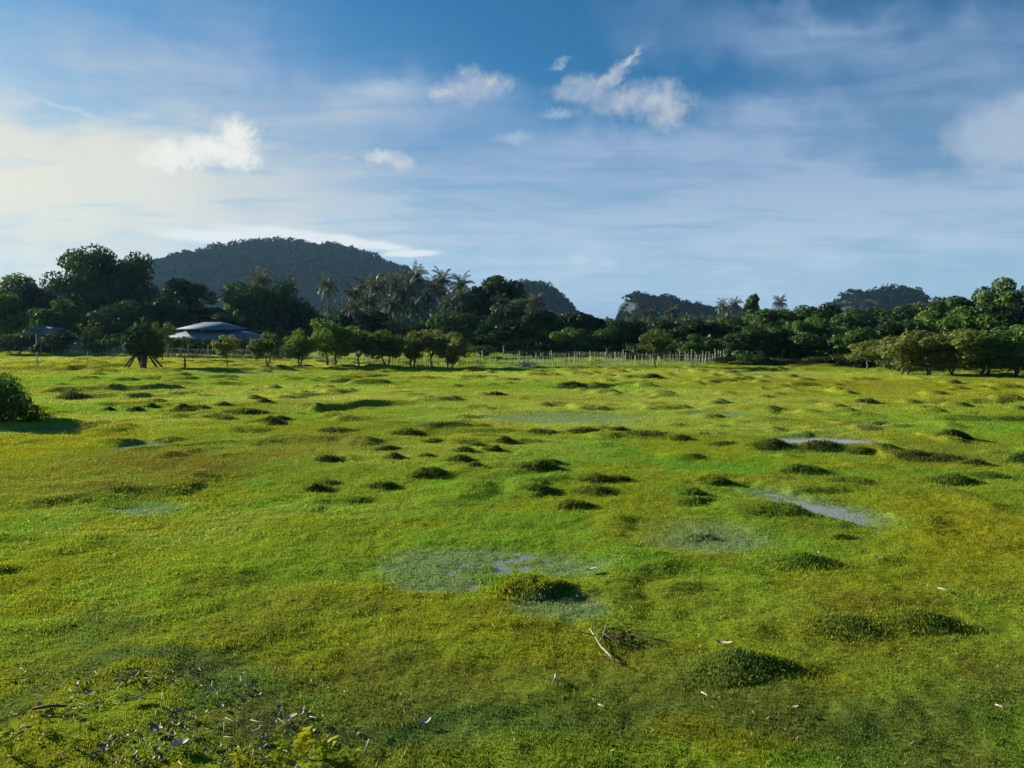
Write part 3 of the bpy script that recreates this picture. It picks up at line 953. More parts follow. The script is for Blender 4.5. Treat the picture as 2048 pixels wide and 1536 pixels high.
def treeline():
    rng = np.random.default_rng(88)
    C, Nn = [], []
    for px in np.arange(-260, 2330, 9.0):
        Y = rng.uniform(250, 330)
        if 1150 < px < 1260: top = 634 + (px - 1150) * 0.06
        elif px > 1560: top = 615 + 6 * math.sin(px * 0.02)
        elif px > 1260: top = 628
        elif px > 880: top = 622
        else: top = 610
        t = at(px, top + rng.uniform(-5, 7), Y)
        r = rng.uniform(2.8, 4.6)
        for k in range(3):
            zc = (t.z - r) * (0.95 - 0.34 * k)
            dr = rng.normal(0, 1, (110, 3)); dr /= np.linalg.norm(dr, axis=1)[:, None]
            C.append(np.array([t.x + rng.uniform(-1.5, 1.5), Y + rng.uniform(-3, 3), zc]) + dr * r * rng.uniform(0.6, 1.0, (110, 1)))
            Nn.append(dr)
    v, q = cards(np.concatenate(C), np.concatenate(Nn), 1.4, rng)
    o = np_mesh('treeline', v, [q], MAT['mango'])
    tag(o, 'far dark line of woodland closing the plain behind the nearer trees', 'woodland', kind='stuff')


treeline()


# ------------------------------------------------------------------ trees
def crown_cards(lobes, n, size, rng, droop=0.0, inner=0.25):
    lob = np.array(lobes, float)
    wgt = lob[:, 3] * lob[:, 4]; wgt /= wgt.sum()
    idx = rng.choice(len(lob), n, p=wgt)
    d = rng.normal(0, 1, (n, 3)); d /= np.linalg.norm(d, axis=1)[:, None]
    rad = np.where(rng.random(n) < inner, rng.uniform(0.2, 0.8, n), rng.uniform(0.82, 1.08, n))
    c = lob[idx, :3] + d * rad[:, None] * np.stack([lob[idx, 3], lob[idx, 3], lob[idx, 4]], 1)
    nr = d + np.array([0, 0, 0.35 - droop])
    v, q = cards(c, nr, size, rng)
    return v, q


def limb_path(p0, p1, rng, k=4, wob=0.12):
    p0, p1 = np.array(p0, float), np.array(p1, float)
    L = np.linalg.norm(p1 - p0)
    return [tuple(p0 + (p1 - p0) * t + (rng.normal(0, wob * L * 0.35, 3) if 0 < t < 1 else 0)) for t in np.linspace(0, 1, k)]


def broadleaf(name, seed, H=7.0, R=3.5, low=0.03, nl=24, lobe=0.34, leaves=9500, size=0.34, leaf='mango', trunk_r=0.2, stems=1, shape='dome', bark='bark', flat=0.8):
    rng = np.random.default_rng(seed)
    root = empty(name, (0, 0, 0))
    lobes = []
    zc = H * (low + 1) / 2; hz = H * (1 - low) / 2
    tries = 0
    while len(lobes) < nl and tries < 4000:
        tries += 1
        d = rng.normal(0, 1, 3); d /= np.linalg.norm(d)
        u = rng.uniform(0.35, 0.78) if rng.random() < 0.8 else rng.uniform(0, 0.4)
        if shape == 'dome' and d[2] < -0.5: continue
        r = lobe * R * rng.uniform(0.7, 1.25)
        wid = 1.0
        if shape == 'cone': wid = 1.15 - 0.85 * (d[2] * u * 0.5 + 0.5)
        c = (d[0] * u * R * wid, d[1] * u * R * wid, zc + d[2] * u * hz)
        rz = r * flat
        if shape == 'cone':      # lobes get smaller towards the tip
            t = max(0.0, min(1.0, c[2] / H)); r *= 1.25 - 0.85 * t; rz = r * flat
            c = (c[0] * (1.15 - 0.75 * t), c[1] * (1.15 - 0.75 * t), c[2])
        c = (c[0], c[1], min(c[2], H - rz * 0.95))
        if shape == 'umbrella':
            c = (c[0], c[1], H * (low + (1 - low) * rng.choice([0.25, 0.5, 0.72, 0.9])) - rz * 0.4)
            rz = r * 0.36
        if shape == 'flat':      # broad and level topped, with open layers between the boughs
            a, q = rng.uniform(0, 2 * math.pi), math.sqrt(rng.uniform(0, 1)) * 0.78 * R
            lv = 0.14 + 0.80 * rng.uniform(0, 1) ** 0.72
            rz = r * 0.62
            c = (math.cos(a) * q, math.sin(a) * q, H * lv * (1 - 0.16 * (q / R) ** 2) - rz * 0.3)
        lobes.append((c[0], c[1], c[2], r, rz))
    top = max(l[2] + l[4] for l in lobes)
    v, q = crown_cards(lobes, leaves, size, rng)
    k = H / top
    v[:, 2] *= k
    np_mesh('crown', v, [q], MAT[leaf], None, False, root)
    mb = MB()
    for s in range(stems):
        a = 2 * math.pi * s / max(1, stems) + rng.uniform(0, 1)
        off = 0.0 if stems == 1 else 0.16
        b = (math.cos(a) * off, math.sin(a) * off, -0.15)
        fork = (math.cos(a) * off * 2.2, math.sin(a) * off * 2.2, H * max(0.26, low * 0.9))
        mb.tube(limb_path(b, fork, rng, 5), [trunk_r * 1.35, trunk_r, trunk_r * 0.9, trunk_r * 0.8, trunk_r * 0.7], 7)
        for l in rng.permutation(len(lobes))[:max(4, 9 // stems)]:
            lb = lobes[l]
            mb.tube(limb_path(fork, (lb[0] * 0.8, lb[1] * 0.8, lb[2] * k), rng, 4), [trunk_r * 0.6, trunk_r * 0.4, trunk_r * 0.26, trunk_r * 0.12], 5)
    mb.build('trunk', MAT[bark], root, True)
    root['h'], root['r'] = H, R
    return root


def coconut(name, seed, H=10.0, frond=3.0, nf=30, bend=0.6):
    rng = np.random.default_rng(seed)
    root = empty(name, (0, 0, 0))
    ba = rng.uniform(0, 2 * math.pi)
    tip = np.array([math.cos(ba) * bend, math.sin(ba) * bend, H - frond * 0.42])
    pts = [np.array([tip[0] * t ** 1.8, tip[1] * t ** 1.8, -0.2 + (tip[2] + 0.2) * t]) for t in np.linspace(0, 1, 9)]
    mb = MB()
    mb.tube([tuple(p) for p in pts], [0.24, 0.17, 0.15, 0.14, 0.135, 0.13, 0.125, 0.12, 0.13], 8)
    mb.build('trunk', MAT['palebark'], root, True)
    cr = MB()
    for i in range(nf):
        az = i * 2.399 + rng.uniform(-.25, .25)
        el = math.radians(84 - 118 * (i / nf) ** 0.9 + rng.uniform(-8, 8))
        L = frond * rng.uniform(0.85, 1.1)
        p = tip.copy(); P = [p.copy()]
        e = el
        for s in range(8):
            p = p + np.array([math.cos(az) * math.cos(e), math.sin(az) * math.cos(e), math.sin(e)]) * L / 8
            e -= 0.10 + 0.022 * s
            P.append(p.copy())
        cr.tube([tuple(x) for x in P], [0.035 - 0.0035 * s for s in range(9)], 4)
        side = np.array([-math.sin(az), math.cos(az), 0])
        for s in np.linspace(0.8, 7.95, 17):
            k = int(min(7, s)); t = s - k
            c = P[k] * (1 - t) + P[k + 1] * t
            dr = P[k + 1] - P[k]; dr /= np.linalg.norm(dr)
            ll = 0.62 * frond / 2.9 * (1 - ((s - 3.6) / 5.2) ** 2) + 0.08
            for sg in (-1, 1):
                tipv = c + side * sg * ll * 0.72 + dr * ll * 0.5 + np.array([0, 0, -ll * rng.uniform(0.35, 0.8)])
                w = dr * 0.055 * frond / 2.9
                m = (c + tipv) / 2 + np.array([0, 0, 0.05])
                cr.add([c - w * .6, c + w * .6, m + w, m - w], [(0, 1, 2, 3)])
                cr.add([m - w, m + w, tipv + w * .15, tipv - w * .15], [(0, 1, 2, 3)])
    co = cr.build('crown', MAT['palm'], root)
    # a bunch of nuts under the fronds
    nb = MB()
    for i in range(7):
        a = rng.uniform(0, 6.28)
        c = tip + np.array([math.cos(a) * 0.24, math.sin(a) * 0.24, -0.15 - rng.uniform(0, 0.25)])
        nb.tube([tuple(c + np.array([0, 0, 0.15])), tuple(c + np.array([0, 0, 0.07])), tuple(c - np.array([0, 0, 0.07])), tuple(c - np.array([0, 0, 0.15]))], [0.04, 0.12, 0.12, 0.03], 7)
    nb.build('coconut_bunch', MAT['olive'], root, True)
    root['h'], root['r'] = H, frond * 0.95
    return root


PROTO = {
    'mango1': broadleaf('mango_tree', 1), 'mango2': broadleaf('mango_tree', 2, nl=30, lobe=0.30, low=0.03),
    'mango3': broadleaf('mango_tree', 3, H=7, R=3.3, nl=18, lobe=0.38, low=0.05), 'mango4': broadleaf('mango_tree', 4, nl=36, lobe=0.26, low=0.02),
    'bright1': broadleaf('leafy_tree', 11, leaf='bright', nl=26, lobe=0.28, low=0.04), 'bright2': broadleaf('leafy_tree', 12, leaf='bright', nl=32, lobe=0.25, low=0.04),
    'cone': broadleaf('conical_tree', 13, H=9, R=2.6, shape='cone', nl=34, lobe=0.32, low=0.02),
    'big': broadleaf('rain_tree', 15, H=15.7, R=9.0, low=0.10, nl=64, lobe=0.25, leaves=21000, shape='flat', size=0.55, trunk_r=0.5),
    'airy': broadleaf('feathery_tree', 16, H=10, R=4.5, low=0.30, nl=26, lobe=0.2, leaves=3000, size=0.36, shape='ball', leaf='olive'),
    'orch1': broadleaf('orchard_tree', 21, H=4, R=2.2, low=0.07, nl=30, lobe=0.22, leaves=3600, size=0.20, leaf='olive', trunk_r=0.08, stems=2, shape='ball'),
    'orch2': broadleaf('orchard_tree', 22, H=4, R=2.1, low=0.07, nl=28, lobe=0.21, leaves=3100, size=0.20, leaf='olive', trunk_r=0.08, stems=1, shape='ball'),
    'orch3': broadleaf('orchard_tree', 23, H=4, R=2.2, low=0.07, nl=36, lobe=0.23, leaves=4800, size=0.20, leaf='bright', trunk_r=0.08, stems=2, shape='ball'),
    'orch4': broadleaf('orchard_tree', 24, H=4, R=2.3, low=0.07, nl=34, lobe=0.22, leaves=4200, size=0.22, leaf='olive', trunk_r=0.075, stems=2, bark='bark', shape='ball'),
    'orchp': broadleaf('orchard_tree', 26, H=4, R=2.2, low=0.2, nl=26, lobe=0.27, leaves=4600, size=0.21, leaf='olive', trunk_r=0.06, stems=1, bark='palebark', shape='ball'),
    'shrub': broadleaf('shrub', 31, H=1.8, R=1.3, low=0.0, nl=16, lobe=0.36, leaves=1600, size=0.17, leaf='mango', trunk_r=0.04, stems=3),
    'palm1': coconut('coconut_palm', 41), 'palm2': coconut('coconut_palm', 42, bend=1.2), 'palm3': coconut('coconut_palm', 43, nf=26, bend=0.3), 'palm4': coconut('coconut_palm', 44, nf=32, bend=0.9),
}
USED = set()
prand = random.Random(5)


def plant(kind, px, top, w, Y, label, cat='tree', group=None, rz=None):
    """kind of tree with its top at a photo pixel, w pixels wide, standing at distance Y"""
    p = PROTO[kind]
    o = p if kind not in USED else dup(p)
    USED.add(kind)
    t = at(px, top, Y)
    zb = float(height(np.array([t.x]), np.array([float(Y)]), False)[0])
    o.location = (t.x, Y, zb)
    sz = (t.z - zb) / p['h']
    s = (w / F * Y / 2) / p['r'] * (1.0 if kind.startswith('palm') else 1.45 if kind.startswith('orch') else 1.22)
    o.scale = (s, s, sz)
    o.rotation_euler = (0, 0, prand.uniform(0, 6.28) if rz is None else rz)
    tag(o, label, cat, group)
    return o


LT, CT, RT = 'trees of the grove on the left', 'dark trees in the middle grove', 'trees of the wood on the right'
TREES = [
    # left grove
    ('big', 196, 494, 164, 120, 'tallest broad dark tree on the left with sky gaps in its upper crown', LT),
    ('airy', 25, 546, 110, 140, 'feathery thin topped tree at the left edge behind the grove', LT),
    ('mango2', 66, 556, 92, 122, 'dark round tree between the feathery one and the tallest left tree', LT),
    ('bright1', -8, 585, 100, 92, 'paler green tree cut by the left frame edge', LT),
    ('bright2', 118, 598, 110, 98, 'mid green tree with lit leaves in front of the tallest left tree', LT),
    ('mango1', 250, 600, 120, 106, 'dark tree under the right side of the tallest left tree', LT),
    ('mango3', 300, 566, 60, 150, 'narrow dark tree at the shoulder of the tallest left tree', LT),
    ('mango4', 376, 556, 130, 140, 'round dark tree right of the tallest one, behind the house roof', LT),
    ('mango2', 330, 595, 110, 125, 'low dark tree behind the left end of the blue roof', LT),
    ('bright1', 470, 580, 70, 150, 'lighter tree behind the house between two dark crowns', LT),
    ('mango3', 545, 566, 150, 118, 'big dark rounded tree right behind the house', LT),
    ('mango1', 440, 625, 90, 118, 'small dark tree just above the peak of the blue roof', LT),
    ('mango2', 600, 605, 80, 112, 'dark tree at the right flank of the big rounded one behind the house', LT),
    ('mango4', 625, 630, 90, 130, 'low dark tree under the lone palm', LT),
    # middle grove
    ('mango3', 712, 618, 120, 105, 'low black green dome behind the green orchard tree', CT),
    ('mango1', 780, 640, 110, 112, 'dark undergrown tree below the left palms', CT),
    ('mango2', 850, 640, 110, 110, 'dark undergrown tree below the middle palms', CT),
    ('mango4', 985, 549, 120, 118, 'tall dark tree standing highest in the middle grove', CT),
    ('mango2', 945, 572, 80, 128, 'dark tree joining the palms to the highest middle tree', CT),
    ('mango1', 1035, 596, 100, 108, 'dark tree at the right shoulder of the highest middle tree', CT),
    ('mango3', 930, 625, 120, 96, 'wide black green tree in front of the last middle palms', CT),
    ('mango2', 1010, 640, 120, 86, 'wide black green tree at the foot of the highest middle tree', CT),
    ('mango4', 1085, 622, 100, 100, 'dark round tree right of the highest tree, before the steep knob', CT),
    ('mango3', 1140, 627, 110, 112, 'dark tree below the gap between the hills, left part', CT),
    ('mango1', 1192, 636, 90, 112, 'low dark tree below the gap between the hills, right part', CT),
    ('bright1', 1150, 655, 80, 82, 'grey green tree in front below the gap between the hills', CT),
    ('mango2', 1215, 652, 90, 84, 'dark tree with lit left side below the gap', CT),
    # right wood
    ('mango3', 1268, 640, 90, 98, 'dark tree in front of the limestone bluff, left end', RT),
    ('mango1', 1330, 640, 100, 96, 'dark tree in front of the limestone bluff, middle', RT),
    ('mango4', 1390, 640, 100, 90, 'dark tree in front of the limestone bluff, right end', RT),
    ('bright2', 1400, 668, 90, 70, 'lit grey green tree low at the wood front behind the fence end', RT),
    ('mango2', 1455, 632, 110, 92, 'dark round tree under the pair of tall palms', RT),
    ('cone', 1505, 588, 60, 108, 'pointed conical tree rising from the wood beside the palms', RT),
    ('mango1', 1500, 650, 100, 72, 'dark wood front tree with lit left edge, below the conical tree', RT),
    ('mango3', 1540, 617, 100, 98, 'dark tree right of the conical one in the skyline', RT),
    ('mango4', 1560, 655, 110, 74, 'black green tree of the wood front with a deep hollow beneath', RT),
    ('mango2', 1600, 610, 110, 100, 'dark skyline tree left of the twin topped hill', RT),
    ('bright1', 1625, 632, 90, 80, 'fresher green tree amid the dark wood left of the twin hill', RT),
    ('mango1', 1655, 605, 100, 102, 'dark skyline tree at the left foot of the twin hill', RT),
    ('mango3', 1625, 668, 100, 70, 'lowest black green tree of the wood front', RT),
    ('mango2', 1700, 618, 110, 88, 'dark tree below the twin topped hill, left', RT),
    ('mango4', 1760, 616, 110, 90, 'dark tree below the twin topped hill, middle', RT),
    ('bright2', 1715, 655, 110, 66, 'green tree with lit left flank at the corner of the wood', RT),
    ('mango1', 1815, 610, 100, 88, 'dark tree below the twin topped hill, right', RT),
    ('mango3', 1786, 640, 110, 70, 'dark tree behind the first trees of the near row', RT),
    ('mango2', 1862, 594, 110, 92, 'skyline tree between the twin hill and the high right trees', RT),
    ('bright1', 1880, 620, 110, 72, 'fresh green sunlit tree behind the near row', RT),
    ('mango4', 1925, 592, 110, 84, 'dark skyline tree stepping up to the high right corner', RT),
    ('mango1', 1968, 574, 100, 88, 'dark tree just left of the highest right corner tree', RT),
    ('bright2', 2015, 554, 120, 86, 'highest tree in the right corner, green topped', RT),
    ('mango2', 2085, 560, 130, 82, 'dark tree cut by the right frame edge', RT),
    ('bright1', 1955, 612, 130, 70, 'yellow green sunlit tree below the right corner skyline', RT),
    ('mango3', 2030, 606, 120, 68, 'dark tree below the highest right corner tree', RT),
    ('bright2', 2080, 630, 110, 60, 'green tree at the right edge behind the near row', RT),
]
for k, px, top, w, Y, lab, grp in TREES:
    plant(k, px, top, w, Y, lab, 'tree', grp)



def undergrowth():
    rng = np.random.default_rng(92)
    C, Nn = [], []
    def clump(x, y, h):
        r = h * rng.uniform(.55, .8)
        n = int(60 + 30 * h)
        dr = rng.normal(0, 1, (n, 3)); dr[:, 2] = np.abs(dr[:, 2]) - .2; dr /= np.linalg.norm(dr, axis=1)[:, None]
        c = np.array([x, y, h * .35]) + dr * np.array([r, r, h * .65]) * rng.uniform(.6, 1.05, (n, 1))
        c[:, 2] = np.maximum(c[:, 2], .05)
        C.append(c); Nn.append(dr)
    for px in np.arange(-250, 1180, 7.0):
        for k in range(2):
            Y = rng.uniform(98, 108) + 12 * k
            p = at(px + rng.uniform(-4, 4), 690, Y)
            clump(p.x, Y, rng.uniform(1.3, 3.0) * (1 + .25 * k))
    for px in np.arange(1160, 2350, 7.0):
        e = np.interp(px, [1160, 1300, 1480, 1700, 2048, 2350], [92, 84, 72, 66, 62, 62])
        for k in range(3):
            Y = e + rng.uniform(0, 5) + 6 * k
            p = at(px + rng.uniform(-4, 4), 700, Y)
            clump(p.x, Y + 3, rng.uniform(.5, 1.3) * (1 + .9 * k))
    v, q = cards(np.concatenate(C), np.concatenate(Nn), .42, rng)
    o = np_mesh('undergrowth', v, [q], MAT['mango'])
    tag(o, 'dark tangled undergrowth filling the foot of the wood and groves', 'undergrowth', kind='stuff')


undergrowth()
PL, PM, PR = 'palms behind the house', 'coconut palms of the middle grove', 'palms above the right wood'
PALMS = [
    ('palm1', 520, 545, 62, 126, 'left of two palms rising behind the house', PL),
    ('palm2', 572, 562, 56, 124, 'right of two palms rising behind the house', PL),
    ('palm3', 655, 556, 44, 128, 'lone round headed palm against the hill', PL),
    ('palm1', 702, 574, 50, 118, 'lowest palm at the left end of the palm grove', PM),
    ('palm4', 722, 562, 56, 122, 'second palm from the left end of the palm grove', PM),
    ('palm2', 748, 560, 56, 116, 'drooping palm third from the left in the palm grove', PM),
    ('palm3', 770, 556, 52, 126, 'palm on the near side of the left third of the palm grove', PM),
    ('palm1', 792, 552, 56, 120, 'upright palm just left of the grove middle', PM),
    ('palm4', 812, 562, 54, 112, 'yellowish palm leaning in the grove middle', PM),
    ('palm2', 843, 540, 62, 124, 'tallest palm of the grove, right of the hill slope', PM),
    ('palm3', 868, 562, 56, 116, 'palm right below the tallest one', PM),
    ('palm1', 890, 546, 54, 128, 'second tallest palm with upright fronds', PM),
    ('palm4', 915, 556, 56, 122, 'palm against the sky at the right end of the grove', PM),
    ('palm2', 780, 598, 54, 108, 'short palm in the lower tier, left', PM),
    ('palm3', 830, 600, 52, 106, 'short palm in the lower tier, middle', PM),
    ('palm1', 895, 598, 54, 104, 'short palm in the lower tier, right', PM),
    ('palm4', 740, 590, 56, 110, 'palm of the second tier at the left end of the grove', PM),
    ('palm1', 808, 584, 56, 114, 'pale palm of the second tier in the grove middle', PM),
    ('palm3', 858, 588, 54, 111, 'palm of the second tier below the tallest palm', PM),
    ('palm2', 925, 585, 54, 113, 'palm of the second tier at the right end of the grove', PM),
    ('palm4', 715, 606, 52, 103, 'low leaning palm under the left end of the grove', PM),
    ('palm2', 993, 594, 46, 100, 'palm in front of the highest dark middle tree', PM),
    ('palm4', 1074, 594, 54, 100, 'palm in front of the steep knob', PM),
    ('palm3', 1345, 614, 40, 104, 'small palm against the limestone bluff', PR),
    ('palm1', 1297, 620, 40, 104, 'faint small palm at the left of the limestone bluff', PR),
    ('palm3', 1446, 602, 30, 150, 'left of the pair of thin palms on the right skyline', PR),
    ('palm2', 1476, 601, 34, 150, 'right of the pair of thin palms on the right skyline', PR),
    ('palm1', 1557, 596, 34, 140, 'palm poking over the wood right of the conical tree', PR),
    ('palm4', 1830, 610, 44, 92, 'palm on the wood edge right of the twin hill', PR),
]
for k, px, top, w, Y, lab, grp in PALMS:
    plant(k, px, top, w, Y, lab, 'palm tree', grp)

OL, OR = 'small trees along the fence', 'small trees in a row before the right wood'
def base_Y(py): return gp(1024, py)[1]
ORCH = [
    ('orch2', 322, 642, 46, 75, 'small dark tree behind the propped tree, left of the house', OL),
    ('orch2', 452, 668, 50, 736, 'thin sapling in front of the house', OL),
    ('orch1', 532, 664, 60, 734, 'small sparse tree right of the house roof', OL),
    ('orch3', 598, 656, 56, 736, 'slim tree with one dark straight trunk, left of the green orchard tree', OL),
    ('orch3', 660, 636, 96, 733, 'fullest green orchard tree with a forked trunk by the fence', OL),
    ('orch2', 716, 660, 66, 734, 'olive tree right of the fullest green one', OL),
    ('orch1', 772, 658, 76, 735, 'brownish spreading tree third from the fullest green one', OL),
    ('orch1', 826, 660, 70, 736, 'brownish tree in the middle of the fence row', OL),
    ('orch2', 862, 657, 66, 735, 'brownish tree next to last in the fence row', OL),
    ('orch4', 900, 664, 66, 737, 'brownish last tree of the fence row with a leaning trunk', OL),
    ('orch2', 1311, 655, 62, 735, 'lone small yellowish tree at the right end of the fence', OL),
    ('orchp', 1737, 678, 84, 738, 'small rounded tree with a slim pale trunk at the wood corner', OR),
    ('orch4', 1815, 660, 106, 750, 'brownish tree with a forked trunk, first of the near row', OR),
    ('orch1', 1864, 664, 90, 752, 'dull brown tree second in the near row', OR),
    ('orch4', 1908, 656, 104, 753, 'olive tree with a thick dark base third in the near row', OR),
    ('orch3', 1978, 652, 120, 753, 'dense yellow topped tree fourth in the near row', OR),
    ('orch3', 2040, 655, 110, 755, 'dense green tree at the right frame edge of the near row', OR),
]
for k, px, top, w, py, lab, grp in ORCH:
    plant(k, px, top, w, py if py < 200 else base_Y(py), lab, 'tree', grp)
SHR = [
    (1690, 706, 80, 64, 'dark shrub filling the corner of the right wood'), (1640, 712, 70, 66, 'low dark shrub left of the wood corner'),
    (1570, 716, 60, 66, 'low shrub at the foot of the black wood front'), (1505, 706, 60, 66, 'lit grey green shrub below the conical tree'),
    (1445, 712, 60, 67, 'shrub at the fence end before the wood'), (1790, 715, 70, 58, 'shrub under the first trees of the near row'),
    (1250, 705, 60, 76, 'dark shrub behind the fence below the gap'), (1060, 700, 80, 78, 'dark shrub behind the middle of the fence'),
    (960, 690, 70, 78, 'bushy shrub behind the fence at the grove foot'), (310, 668, 60, 84, 'shrub left of the house behind the fence'),
    (114, 661, 62, 84, 'shrub under the old tin roof on the left'), (30, 672, 80, 86, 'shrub at the left end of the fence'),
    (215, 676, 70, 84, 'shrub between tin roof and propped tree'),     (478, 677, 84, 80, 'shrub before the house wall, right of the sapling'), (395, 676, 84, 82, 'shrub before the house wall, left of the sapling'),
    (352, 672, 64, 82, 'shrub hiding the left end of the house wall'), (520, 676, 64, 82, 'shrub hiding the right end of the house wall'),
    (590, 684, 70, 78, 'shrub behind the slim tree by the fence'), (1940, 712, 80, 58, 'shrub in the shade of the near row'),
    (2040, 712, 90, 58, 'shrub at the right edge under the near row'), (1860, 716, 70, 58, 'small shrub between the trunks of the near row'),
]
for px, top, w, Y, lab in SHR:
    plant('shrub', px, top, w, Y, lab, 'shrub', 'shrubs along the wood and fence')

# ------------------------------------------------------------------ propped tree, posts, fence
def propped_tree():
    rng = np.random.default_rng(61)
    x, y = gp(286, 736)
    root = empty('pandanus_tree', (x, y, 0))
    tag(root, 'dark bushy tree standing on spread stilt roots left of the house', 'tree', OL)
    root.scale = (1.12, 1.12, 1.12)
    mb = MB()
    for k in range(3):
        mb.tube(limb_path((rng.uniform(-.2, .2), rng.uniform(-.2, .2), -0.1), (rng.uniform(-.35, .35), rng.uniform(-.3, .3), 2.2), rng, 5), [0.24, 0.2, 0.17, 0.14, 0.1], 7)
    mb.build('trunk', MAT['bark'], root, True)
    for a, r in ((-1.5, 0), (1.35, 0.4), (-0.9, -.6), (0.75, .7), (-.35, .9), (.4, -.8)):
        st = MB()
        st.tube([(a, r, -0.08), (a * 0.62, r * 0.62, 0.62), (a * 0.2, r * 0.2, 1.35)], [0.085, 0.075, 0.06], 6)
        st.build('stilt_root', MAT['bark'], root, True)
    lob = [(0, 0, 2.1, 1.0, .7), (-.75, .1, 1.9, .75, .7), (.8, 0, 1.7, .75, .75), (.25, -.3, 2.6, .8, .6), (-.5, .2, 2.6, .7, .5), (1.0, .2, 1.25, .5, .5), (-.2, -.6, 1.6, .7, .6), (.5, -.5, 2.1, .6, .5), (-.9, 0, 1.5, .45, .4)]
    v, q = crown_cards(lob, 4200, 0.22, rng)
    np_mesh('crown', v, [q], MAT['mango'], None, False, root)
    # pale strappy leaf tufts at the top
    tb = MB()
    for cx, cz in ((-0.85, 2.6), (-.45, 2.95), (0.1, 3.35), (0.4, 3.05), (0.75, 2.5), (0.15, 2.8)):
        for i in range(22):
            az, el = rng.uniform(0, 6.28), rng.uniform(.1, 1.4)
            L = rng.uniform(.45, .8)
            d = np.array([math.cos(az) * math.cos(el), math.sin(az) * math.cos(el), math.sin(el)])
            s = np.array([-math.sin(az), math.cos(az), 0]) * .03
            c = np.array([cx, 0, cz]); m = c + d * L * .6; t = c + d * L + np.array([0, 0, -.22 * L])
            tb.add([c - s, c + s, m + s, m - s], [(0, 1, 2, 3)]); tb.add([m - s, m + s, t], None, [(0, 1, 2)])
    tb.build('leaf_tuft', MAT['bright'], root)


propped_tree()


def fence():
    rng = np.random.default_rng(71)
    path = [(-260, 692), (-60, 698), (60, 703), (240, 713), (420, 718), (560, 721), (700, 728), (800, 733), (900, 735.5), (1085, 736), (1250, 733), (1370, 731), (1450, 729)]
    P = [np.array(gp(*p)) for p in path]
    root = empty('stick_fence', (*P[0], 0))
    tag(root, 'weathered fence of thin upright sticks running along the far edge of the field', 'fence')
    org = np.array([P[0][0], P[0][1], 0])
    # sample along the path
    seg = [np.linalg.norm(P[i + 1] - P[i]) for i in range(len(P) - 1)]
    tot = sum(seg)
    def pos(s):
        for i, L in enumerate(seg):
            if s <= L or i == len(seg) - 1: return P[i] + (P[i + 1] - P[i]) * min(1, s / L)
            s -= L
    pales = MB()
    s = 0.0
    while s < tot:
        p = pos(s)
        z = float(height(np.array([p[0]]), np.array([p[1]]), False)[0])
        h = rng.uniform(0.95, 1.3)
        t = rng.normal(0, 0.07, 2)
        r = rng.uniform(0.018, 0.034)
        if rng.random() > 0.06:
            b = np.array([p[0], p[1], z - 0.1]) - org
            pales.tube([b, b + np.array([t[0] * .5, t[1] * .5, h * .5]), b + np.array([t[0], t[1], h + .1])], [r, r * .95, r * .7], 5)
        s += rng.uniform(0.10, 0.26)
    pales.build('pales', MAT['stick'], root)
    for zr in (0.45, 0.95):
        rl = MB()
        n = int(tot / 2.2)
        pts = []
        for k in range(n + 1):
            p = pos(tot * k / n)
            pts.append((p[0] - org[0], p[1] - org[1] + 0.04, zr + rng.normal(0, .05)))
        rl.tube(pts, [0.022] * len(pts), 5)
        rl.build('rail', MAT['stick'], root)
    k = 0.0
    while k < tot:
        p = pos(k)
        z = float(height(np.array([p[0]]), np.array([p[1]]), False)[0])
        b = np.array([p[0], p[1] + 0.1, z - 0.2]) - org
        h = rng.uniform(1.25, 1.55)
        pb = MB(); t = rng.normal(0, .06, 2)
        pb.tube([b, b + np.array([t[0], t[1], h + .2])], [0.04, 0.034], 6)
        pb.build('post', MAT['stick'], root)
        k += rng.uniform(2.4, 3.4)


fence()


def simple_post(px, py, top, r, label, box=None, lean=(0, 0)):
    x, y = gp(px, py)
    z0 = float(height(np.array([x]), np.array([y]), False)[0])
    h = at(px, top, y).z - z0
    root = empty('wooden_post', (x, y, z0))
    tag(root, label, 'post')
    mb = MB(); mb.tube([(0, 0, -.2), (lean[0] * .5, lean[1] * .5, h * .5), (lean[0], lean[1], h)], [r, r * .9, r * .75], 7)
    mb.build('pole', MAT['stick'] if r < .08 else MAT['bark'], root)
    if box:
        zb = at(px, box, y).z - z0
        b = MB(); b.box(-.14, .14, -.12, .12, zb - .26, zb + .16)
        b.add([(-.19, -.18, zb + .16), (.19, -.18, zb + .16), (.19, .18, zb + .16), (-.19, .18, zb + .16), (-.19, 0, zb + .30), (.19, 0, zb + .30)],
              [(0, 1, 5, 4), (2, 3, 4, 5), (0, 3, 2, 1)], [(0, 4, 3), (1, 2, 5)])
        b.build('nest_box', MAT['dark'], root)
    return root


simple_post(75, 735, 668, 0.055, 'thin pale post carrying a small dark box, far left of the field', box=697, lean=(0.05, 0))
simple_post(176, 735, 702, 0.03, 'bare thin stake between the boxed post and the propped tree', lean=(0.03, 0))
simple_post(370, 736, 716, 0.10, 'short thick dark stump post in front of the house')
simple_post(1355, 748, 737, 0.06, 'short dark broken stub in the far field right of the lone tree', lean=(0.06, 0))
simple_post(589, 776, 768, 0.03, 'tiny pale peg in the grass far left of the long ridge')
simple_post(398, 893, 886, 0.035, 'little dark peg in the bright meadow, left middle', lean=(.02, 0))


